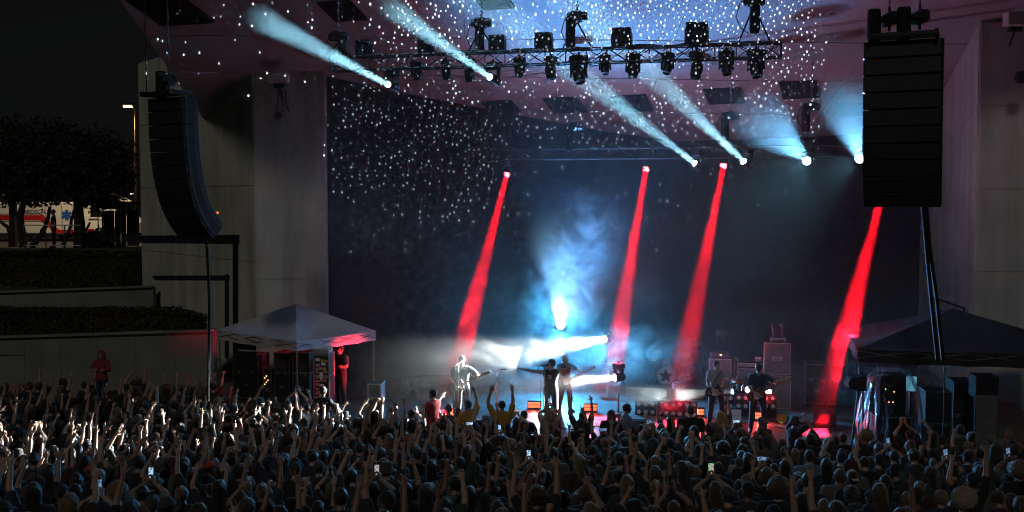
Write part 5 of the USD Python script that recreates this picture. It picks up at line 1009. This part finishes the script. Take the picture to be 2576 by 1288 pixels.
# long shorts
def guitar(label, p, d, up, col, bass=False):
    """An electric guitar: body centre p, neck along d, face normal up."""
    d = unit_(d); n = unit_(A(up, float) - d * (A(up, float) @ d)); s = np.cross(n, d); t = thing('bass_guitar' if bass else 'electric_guitar', label, 'guitar', p); B = basis(d, s, n)
    def o_(m): m = m.copy(); m.apply_transform(B); return m
    sh = union_all([Point(-.10, 0).buffer(.155), Point(.09, 0).buffer(.12), Point(.15, .10).buffer(.05), Point(.13, -.10).buffer(.045)]).buffer(.03).buffer(-.05); b = trimesh.creation.extrude_polygon(sh, .045, engine='earcut'); b.apply_translation((0, 0, -.0225)); nl = .78 if bass else .62
    bd = obj('body', o_(b), col, t, smooth=30); obj('pickguard', o_(mv(trimesh.creation.extrude_polygon(Point(0, -.04).buffer(.09), .004, engine='earcut'), (0, 0, .0235))), M['white'], bd)
    for x in (-.08, .02): obj('pickup', o_(bx((x, 0, .03), (.035, .08, .014), .003)), M['black'], bd)
    obj('bridge', o_(bx((-.14, 0, .03), (.03, .08, .016), .003)), M['chrome'], bd)
    obj('neck', o_(bx((.16 + nl / 2, 0, .015), (nl, .05, .026), .008)), M['neck'], t)
    h = obj('headstock', o_(mv(trimesh.creation.extrude_polygon(Polygon([(0, -.025), (.05, -.045), (.19, -.04), (.2, .03), (.06, .04), (0, .025)]), .016, engine='earcut'), (.16 + nl, 0, .0))), M['neck'], t)
    for k in range(4 if bass else 6): obj('tuner', o_(rod((.20 + nl + k * .025, .02, .01), (.20 + nl + k * .025, .07, .01), .007, n=6)), M['chrome'], h)
    obj('strings', o_(cat_([rod((-.14, -.02 + .008 * k, .036), (.2 + nl, -.018 + .007 * k, .030), .0012, n=3) for k in range(6)])), M['chrome'], t)
    return t
M['neck'] = mat('guitar_neck', (.25, .14, .07), .4, var=.15)
GP_ = lambda nx, nz, sx=.10, sz=1.02: {1: ((sx, .26, sz), (1, -.6, -.2), (-.6, .5, -.4), (-.3, -1, .2), 'relaxed'), -1: ((-nx, .30, nz), (-1, -.3, -.6), (.1, .5, .9), (.4, -.8, 0), 'hold')}
def player(label, glabel, px, py, Y, hair, over, look, nx, nz, gcol, rz=180, bass=False, strap=True, k=1., **kw):
    t, info, made = person(label, px, py, Y, SZ, rz, GP_(nx, nz), hair, over, k, look=look, legs={-1: (-.17, .03, .085, -.3, 1), 1: (.17, -.03, .085, .3, 1)}, **kw)
    c = at(px, py, Y); R = rotm(rz); o = A([c[0], c[1], SZ]); p = R @ A([.10, .205, 1.00]) * k; q = R @ A([-nx, .27, nz]) * k; guitar(glabel, o + p, q - p, R @ A([0, 1, .12]), gcol, bass)
    st_ = tube([A([.16, .22, 1.06]), A([.06, .155, 1.25]), A([-.10, .10, 1.465]), A([-.14, -.06, 1.46]), A([0, -.17, 1.3]), A([.17, -.12, 1.08]), A([.22, .10, 1.0])], .012, 6); obj('guitar_strap', xf(st_, np.eye(3) * k * 1.02, A([0, 0, 0])), M['black'], t)
    return t, info, made
player('guitarist in blue grey shirt and pale cap in the smoke at the left', 'dark electric guitar held by the smoke covered guitarist', 1161, 890, 27.3, 'cap', {'shirt': blue_tee, 'skin': skin1, 'cap': blue_tee}, (-12, -4), .40, 1.24, M['black'], k=1.03, wide=1.08)
player('guitarist in a pale grey shirt in the middle of the stage', 'dark bass guitar held by the guitarist in the pale grey shirt', 1803, 897, 26.7, 'buzz', {'shirt': grey_tee, 'skin': skin1, 'trousers': navy}, (42, 0), .46, 1.22, M['black'], bass=True, k=1.02)
player('guitarist in a dark shirt and dark cap with lowered head at the right', 'reddish electric guitar held by the guitarist in the dark cap', 1908, 908, 26.2, 'cap', {'shirt': dark_tee, 'skin': skin1, 'cap': M['black'], 'trousers': navy}, (-14, -30), .42, 1.26, fab('guitar_red', (.2, .03, .03)), k=1.02, wide=1.06)
player('shadowy guitarist with headphones in the blue smoke behind the singer', 'guitar with shining tuners held by the shadowy guitarist', 1421, 897, 28.8, 'buzz', {'shirt': dark_tee, 'skin': skin2, 'trousers': M['blackmatte']}, (40, 5), .44, 1.2, M['black'], rz=205, k=.92)
DRUM = {1: ((.30, .38, 1.02), (1, -.5, -.5), None, (0, 0, -1), 'fist'), -1: ((-.25, .42, 1.10), (-1, -.5, -.5), None, (0, 0, -1), 'fist')}
t, info, made = person('drummer seated behind the cymbals with a red lit face', 1743, 852, 32.5, DZ, 178, DRUM, 'short', {'shirt': dark_tee, 'skin': skin1}, 1.0, seat=.56, look=(20, 0), legs={-1: (-.28, .45, .085, -.2, 1), 1: (.28, .42, .085, .2, 1)})
c = at(1743, 852, 32.5); t = thing('drum_stool', 'round drum stool under the drummer', 'stool', (c[0], c[1], DZ)); obj('seat', lathe([(0, .40), (.17, .40), (.19, .43), (.18, .47), (0, .475)], 18), M['black'], t); obj('stand', cat_([rod((0, 0, .1), (0, 0, .4), .02)] + [rod((0, 0, .25), (.24 * math.cos(a), .24 * math.sin(a), .01), .012) for a in (.2, 2.3, 4.4)]), M['chrome'], t)
for s in (-1, 1):
    a = A([c[0], c[1], DZ]) + rotm(178) @ A([s * .27, .5, 1.05]); o = obj('drumstick', rod(a, a + rotm(178) @ A([-s * .12, .34, .06]), .008, .005), M['neck']); tag(o, 'drumstick in the %s hand of the drummer' % ('right' if s > 0 else 'left'), 'drumstick')
# people around the stage
person('stage hand in a dark cap standing under the pale tent behind the cases', 857, 880, 29.6, SZ, 150, 'arms_folded', 'cap_back', {'shirt': dark_tee, 'skin': skin2}, 1.0)
red_hood = fab('hood_red', (.22, .02, .025)); person('person in a dark red jacket standing high against the lower terrace wall', 255, 885, 31.5, at(255, 885, 31.5)[2] - 1.72, 170, 'arms_folded', 'hood', {'shirt': red_hood, 'skin': skin2}, 1.0, sleeves=1.9)
obj('wall_step', bx((at(255, 900, 31.5)[0], 31.6, (at(255, 885, 31.5)[2] - 1.722) / 2), (3.2, 1.0, at(255, 885, 31.5)[2] - 1.724), .02), M['concrete_dark'], kind='structure')
cm_ = at(134, 530, 46.9); person('man in dark clothes standing in front of the ambulance', 134, 530, 46.9, stz(46.9), 115, 'arms_down', 'short', {'shirt': dark_tee, 'skin': skin2, 'trousers': M['blackmatte']}, 1.0)

# ================================================================ the crowd
rc = random.Random(77); taken = []
def gz(x, y): return ground_h(x, y)
def put_px(px, py, zloc, sc=1., step=0.):
    """Where a person stands so that a point zloc metres up the body is seen at a photo pixel."""
    Y = 20.
    for _ in range(30):
        d = ray(px, py); z = gz(0, Y) + step + zloc * sc; Y = .5 * Y + .5 * np.clip(d[1] * (z - CAM[2]) / d[2], 9., 26.) if d[2] < -1e-4 else Y
    d = ray(px, py); return A([d[0] / d[1] * Y, Y])
M['phone_body'] = mat('phone_body', (.02, .02, .022), .3)
scr = [usdkit.material(stage, '/World/Looks/phone_screen_%d' % k, {"g": ("texture_coordinate", {}), "n": ("noise_texture", {"scale": 30. + 7 * k, "detail": 2.}), "r": ("rgb_ramp", {"ramp": [(.35, a), (.5, b), (.65, c)]}), "e": ("emission", {"strength": s})}, [("g.object", "n.vector"), ("n.fac", "r.fac"), ("r.color", "e.color"), ("e.emission", "e.emission")][:3], surface="e.emission")
       for k, (a, b, c, s) in enumerate((((.05, .1, .2), (.3, .6, .9), (.9, 1., 1.), .9), ((.02, .03, .05), (.1, .3, .6), (.7, .8, .95), .55), ((.1, .12, .15), (.5, .55, .6), (.95, .6, .5), .7)))]
pnum = [0]
def phone(label, c, horiz=False, k=0, back=None, tilt=12):
    t = thing('phone', label, 'phone', c); w, h = (.155, .075) if horiz else (.075, .155); R = rot((1, 0, 0), -tilt)
    o_ = lambda m: mv(m, (0, 0, 0), R)
    obj('case', o_(bx((0, 0, 0), (w, .010, h), .004)), back or M['phone_body'], t); obj('screen', o_(bx((0, -.0058, 0), (w - .008, .002, h - .01))), scr[k], t)
def special(label, px, py, hair, pose, over=None, step=0., rz=0., sc=1., zloc=1.63, ph=None, **kw):
    x, y = put_px(px, py, zloc, sc, step); zf = gz(x, y) + step; parts, info = figure(POSES[pose], hair=hair, **kw)
    t = thing('person', label, 'person', (x, y, zf), rz); build_person(t, [(n, xf(m, np.eye(3) * sc, A([0, 0, 0])), mk) for n, m, mk in parts], over); taken.append((x, y, .42))
    if ph:
        P = rotm(rz) @ (A([0, .345, 1.845]) * sc) + A([x, y, zf]); phone(ph[0], P, *ph[1:])
    return A([x, y, zf])
ST = .32
yel = fab('shirt_yellow', (.42, .22, .03)); redsh = fab('shirt_red', (.40, .02, .025)); pale = fab('cap_pale', (.5, .45, .38)); tan = fab('cap_tan', (.42, .30, .17)); redcap = fab('cap_red', (.40, .03, .02)); beige = fab('coat_beige', (.30, .22, .16)); blue = fab('shirt_light_blue', (.10, .16, .22)); white_tee = fab('tee_white', (.6, .6, .58)); blond = fab('hair_blond', (.32, .22, .11), .4)
special('man with shaved head and red shirt raising a hand at the stage edge', 1090, 992, 'buzz', 'arms_folded', {'shirt': redsh, 'skin': skin1}, ST + .3, 60.)
special('bearded man in a dark cap and yellow shirt at the stage edge', 1178, 1020, 'cap', 'right_fist', {'shirt': yel, 'skin': skin2}, ST, 20.)
special('broad man in yellow seen from behind', 1263, 1020, 'buzz', 'left_open', {'shirt': yel, 'skin': skin2}, ST, 0, 1.03, wide=1.15) if 0 else special('broad man in a yellow shirt seen from behind below the boom microphone', 1263, 1020, 'buzz', 'both_up', {'shirt': yel, 'skin': skin2}, ST, 0, 1.03, wide=1.15)
special('hooded person holding up a white phone in front of the singer', 1384, 1040, 'hood', 'phone_up', {'shirt': beige}, .25, 0, ph=('white phone held by the hooded person in front of the singer', False, 2, M['white']))
special('black silhouette with both hands raised in front of the boom microphone', 1222, 1062, 'short', 'fists_up', {'shirt': dark_tee})
special('woman with long shining hair facing back from the stage edge', 1537, 1043, 'long', 'arms_down', {'shirt': dark_tee}, .2, 165)
special('man with a dark beard and glasses in profile at the stage edge', 1576, 1028, 'short', 'arms_down', {'shirt': blue}, .3, -75)
special('silhouette with a raised bent arm left of the drum kit', 1612, 1082, 'bun', 'right_point', {'shirt': dark_tee}); special('silhouette with a raised fist beside the third red strobe', 1670, 1092, 'short', 'right_fist', {'shirt': dark_tee})
special('big man in black blocking the red strobe behind the middle guitarist', 1738, 1034, 'short', 'arms_down', {'shirt': dark_tee}, .25, 0, 1.08, wide=1.2); special('woman with long pale edged hair and an arm raised before the middle guitarist', 1812, 1046, 'long', 'right_fist', {'hair': blond}, .15)
special('man filming with a phone in front of the two right guitarists', 1860, 1092, 'cap_back', 'phone_up', {'shirt': dark_tee}, .0, 0, ph=('phone filming the right guitarists from the front rows', True, 0)); special('man with a red lit head in front of the strobe between the guitarist legs', 1913, 1086, 'buzz', 'arms_down', {'shirt': dark_tee}, .0)
special('man in a bucket hat in profile with both hands held up', 1998, 1062, 'bucket', 'phone_up', {'shirt': dark_tee}, .15, -60)
special('curly headed silhouette at the left of the red floor pool', 2040, 1108, 'curly', 'arms_down', {'shirt': dark_tee}); special('silhouette with wavy hair in front of the red floor pool', 2085, 1116, 'curly', 'arms_down', {'shirt': dark_tee}, 0, 25, .97); special('silhouette in a cap worn backwards against the red floor pool', 2121, 1103, 'cap_back', 'arms_down', {'shirt': dark_tee}); special('round dark head right of the red floor pool below the plastic sheet', 2180, 1100, 'afro', 'arms_down', {'shirt': dark_tee})
special('man in a tan cap in the dark front rows at the left', 763, 1225, 'cap_back', 'arms_down', {'cap': tan}); special('person in a bright red cap in the left of the crowd', 230, 1186, 'cap', 'arms_down', {'cap': redcap}, 0, 60); special('person in an orange red cap left of the crowd centre', 527, 1178, 'cap', 'arms_down', {'cap': redcap}, 0, -50)
special('man in a pale cap worn backwards in the right foreground', 2146, 1205, 'cap_back', 'arms_down', {'cap': pale, 'shirt': dark_tee}, 0, 0, 1.03); special('person with a big pale head of hair in the right foreground', 2425, 1262, 'afro', 'arms_down', {'hair': beige, 'shirt': dark_tee}, 0, 0, 1.04)
special('woman in a beige coat with long dark hair in the right half of the crowd', 1866, 1150, 'long', 'arms_down', {'shirt': beige}, 0, 0, sleeves=1.9); special('broad man in a light blue shirt in the right half of the crowd', 2037, 1150, 'short', 'arms_down', {'shirt': blue}, 0, 0, 1.05, wide=1.15)
special('person filming with a green edged phone at the bottom right of the centre', 1800, 1232, 'long', 'phone_up', {'shirt': dark_tee}, 0, 0, ph=('phone with a bright green edge in the right foreground', False, 2, emat('green_edge', (.25, 1., .2), .8)))
special('person raising both arms in a wide V in the centre foreground', 1352, 1252, 'curly', 'both_up', {'shirt': dark_tee}, 0, 0, 1.06)
special('woman with loose hair standing in front of the stickered case', 812, 985, 'cap', 'arms_folded', {'shirt': dark_tee}, .6, -20)
for k, (x, y, lab, hz_, sk) in enumerate(((1180, 1074, 'small phone below the bearded man in the cap', True, 0), (1256, 1086, 'pale phone screen below the broad man in yellow', False, 0), (1300, 1040, 'phone held sideways left of the hooded person', True, 2), (1331, 1156, 'phone screen alone in the dark middle of the crowd', False, 0), (940, 1198, 'phone with a reddish picture in the dark left foreground', False, 2), (1522, 1090, 'sideways phone screen left of the long haired woman', True, 1), (1930, 1168, 'phone held sideways in the right foreground', True, 1), (2400, 1154, 'blue phone screen at the right in front of the dark tent', False, 1), (2560, 1150, 'blue phone screen at the right edge', False, 1), (222, 1240, 'blue glowing phone in the left foreground', False, 1), (358, 1206, 'pale phone light beside a raised arm in the left foreground', False, 0), (1640, 1070, 'phone held up left of the big man in black', True, 1), (2250, 1122, 'phone screen below the plastic sheet', False, 1))):
    x0, y0 = put_px(x, y, 1.845); zf = gz(x0, y0)
    parts, info = fig('phone_up', rc.choice(['short', 'long', 'curly', 'bun'])); Pw = A([x0, y0 - .0, zf])
    t = thing('person', 'person holding up the ' + lab, 'person', (x0, y0, zf)); build_person(t, parts); taken.append((x0, y0, .45)); phone(lab, Pw + A([0, .345, 1.845]), hz_, sk)
ZONE_X = ((-9999, 300, 'at the left edge'), (300, 560, 'below the left terraces'), (560, 940, 'below the pale tent'), (940, 1200, 'below the left guitarist'), (1200, 1450, 'below the singer'), (1450, 1700, 'below the drum kit'), (1700, 1960, 'below the right guitarists'), (1960, 2200, 'below the fourth red beam'), (2200, 9999, 'below the black tent'))
ZONE_Y = ((0, 16.2, 'nearest rows'), (16.2, 18.6, 'near rows'), (18.6, 21.2, 'middle rows'), (21.2, 23.4, 'front rows'), (23.4, 99, 'foremost rows'))
spots_ = []; tries = 0
def blocked(x, y, r=.0): return any((x - a) ** 2 + (y - b) ** 2 < (.28 + q * .45 + r) ** 2 for a, b, q in taken)
cells = defaultdict(list)
while tries < 60000 and len(spots_) < 560:
    tries += 1; y = math.sqrt(rc.uniform(11.3 ** 2, 25.4 ** 2)); x = rc.uniform(-.525, .525) * y; px = 1288 + FPX * x / y
    if px < 900 and rc.random() < .30: y = rc.uniform(24.5, 29.2); x = (px - 1288) / FPX * y
    stage_y = 26.0 - .22 * x - .75
    if y > (stage_y if px > 560 else 29.) or (y > 24.4 and px > 2050) or (px > 2140 and y > 23.): continue
    md = .50 if px < 1150 and y > 18 else .56
    if blocked(x, y) or any((x - a) ** 2 + (y - b) ** 2 < md * md for i in (-1, 0, 1) for j in (-1, 0, 1) for a, b in cells[int(x // .6) + i, int(y // .6) + j]): continue
    cells[int(x // .6), int(y // .6)].append((x, y)); spots_.append((x, y, px))
spots_.sort(key=lambda s: s[1])
names = defaultdict(list); rest = []
for n_p, (x, y, px) in enumerate(spots_):
    lit = px < 1150 and y > 18
    up_p = .86 if lit else (.46 if px < 1750 else .15)
    pose = rc.choice(['both_up', 'right_fist', 'left_fist', 'right_horns', 'left_horns', 'right_point', 'left_open', 'clapping', 'fists_up', 'right_horns', 'left_fist']) if rc.random() < up_p else rc.choice(['arms_down', 'arms_down', 'arms_folded'])
    hair = rc.choice(['short', 'short', 'curly', 'long', 'long', 'long', 'buzz', 'cap', 'cap_back', 'bun', 'tail', 'afro', 'hood', 'bucket'] if pose in ('arms_down', 'both_up', 'right_fist', 'left_fist') else ['short', 'long', 'cap'])
    rz, s = rc.gauss(0, 20) + math.degrees(math.atan2(x - 1., 40)) * .6, rc.uniform(.87, 1.09)
    if n_p >= 255: rest.append((x, y, pose, hair, rz, s)); continue
    zx = next(n for a, b, n in ZONE_X if a <= px < b); zy = next(n for a, b, n in ZONE_Y if a <= y < b)
    names[('person with %s, %s, %s, %s' % (HAIR_TEXT[hair], POSE_TEXT[pose], zx, zy))].append((x, y, pose, hair, rz, s))
for lab, L_ in names.items():
    for x, y, pose, hair, rz, s in L_:
        copy_of(kind(pose, hair), 'person', (x, y, gz(x, y)), rz, lab, 'person', ('people ' + lab[12:]) if len(L_) > 1 else 'people in the concert crowd', s=s, lean=(rc.gauss(1, 4), rc.gauss(0, 4)))
pi = UsdGeom.PointInstancer.Define(stage, '/World/crowd'); tag(pi, 'dense rows of the crowd in front of the stage, many arms raised', 'crowd', kind='stuff')
ks = sorted({(p[2], p[3]) for p in rest}); prot = []
for p_, h_ in ks:
    q = UsdGeom.Xform.Define(stage, '/World/crowd/person_' + p_ + '_' + h_); q.GetPrim().GetReferences().AddInternalReference(kind(p_, h_)); prot.append(q.GetPath())
pi.CreatePrototypesRel().SetTargets(prot); pi.CreateProtoIndicesAttr([ks.index((p[2], p[3])) for p in rest])
pi.CreatePositionsAttr([Gf.Vec3f(p[0], p[1], gz(p[0], p[1])) for p in rest]); pi.CreateScalesAttr([Gf.Vec3f(p[5], p[5], p[5]) for p in rest])
pi.CreateOrientationsAttr([Gf.Quath(math.cos(math.radians(p[4] / 2)), 0, 0, math.sin(math.radians(p[4] / 2))) for p in rest])
# ================================================================ smoke in the shell
hz = prism([(-6.2, 23.2), (-5.7, 33.2), (.2, 35.9), (6., 38.2), (15., 37.4), (13.5, 30.5), (12.8, 23.2)], 1.0, 12.6)
CL = [(at(1440, 945, 28.15), (.85, .40, 1.1), .9), (at(1290, 930, 28.6), (1.6, .7, 1.0), .10), (at(1430, 905, 30.0), (3.9, 1.1, 1.7), .20), (at(1560, 790, 30.8), (2.6, 1.2, 1.6), .06), (at(1175, 800, 30.4), (1.2, 1.6, 2.4), .035), (at(1405, 745, 30.6), (1.5, 1.3, 1.9), .40), (at(1475, 600, 31.), (1.5, 1., 2.0), .38), (at(1300, 720, 31.2), (1.2, .9, 1.4), .14), (at(1235, 890, 27.9), (1.9, .8, .75), .035), (at(1130, 900, 27.0), (.75, .6, .85), .05), (at(1400, 870, 28.6), (1.5, .7, .7), .12),
      (at(1600, 880, 29.6), (1.9, .9, 1.0), .45), (at(1480, 962, 28.), (1.2, .8, .5), .05), (at(1640, 1000, 28.0), (1.5, .8, .5), .09), (at(1310, 985, 28.0), (1., .6, .7), .20), (at(1620, 720, 31.), (1.4, .9, 1.6), .07), (at(2140, 930, 27.8), (1.3, 1.9, 2.6), .13), (at(1900, 840, 30.), (3.2, 1.6, 1.8), .03)]
obj('haze', hz, volmat('stage_smoke', .0095, aniso=.3, noise=.6, lo=.32, hi=.68, base=.52, fade=(('x', -4.2, -.9), ('z', .9, 3.8)), above=(4.8, 6.6), balls=CL), kind='stuff')
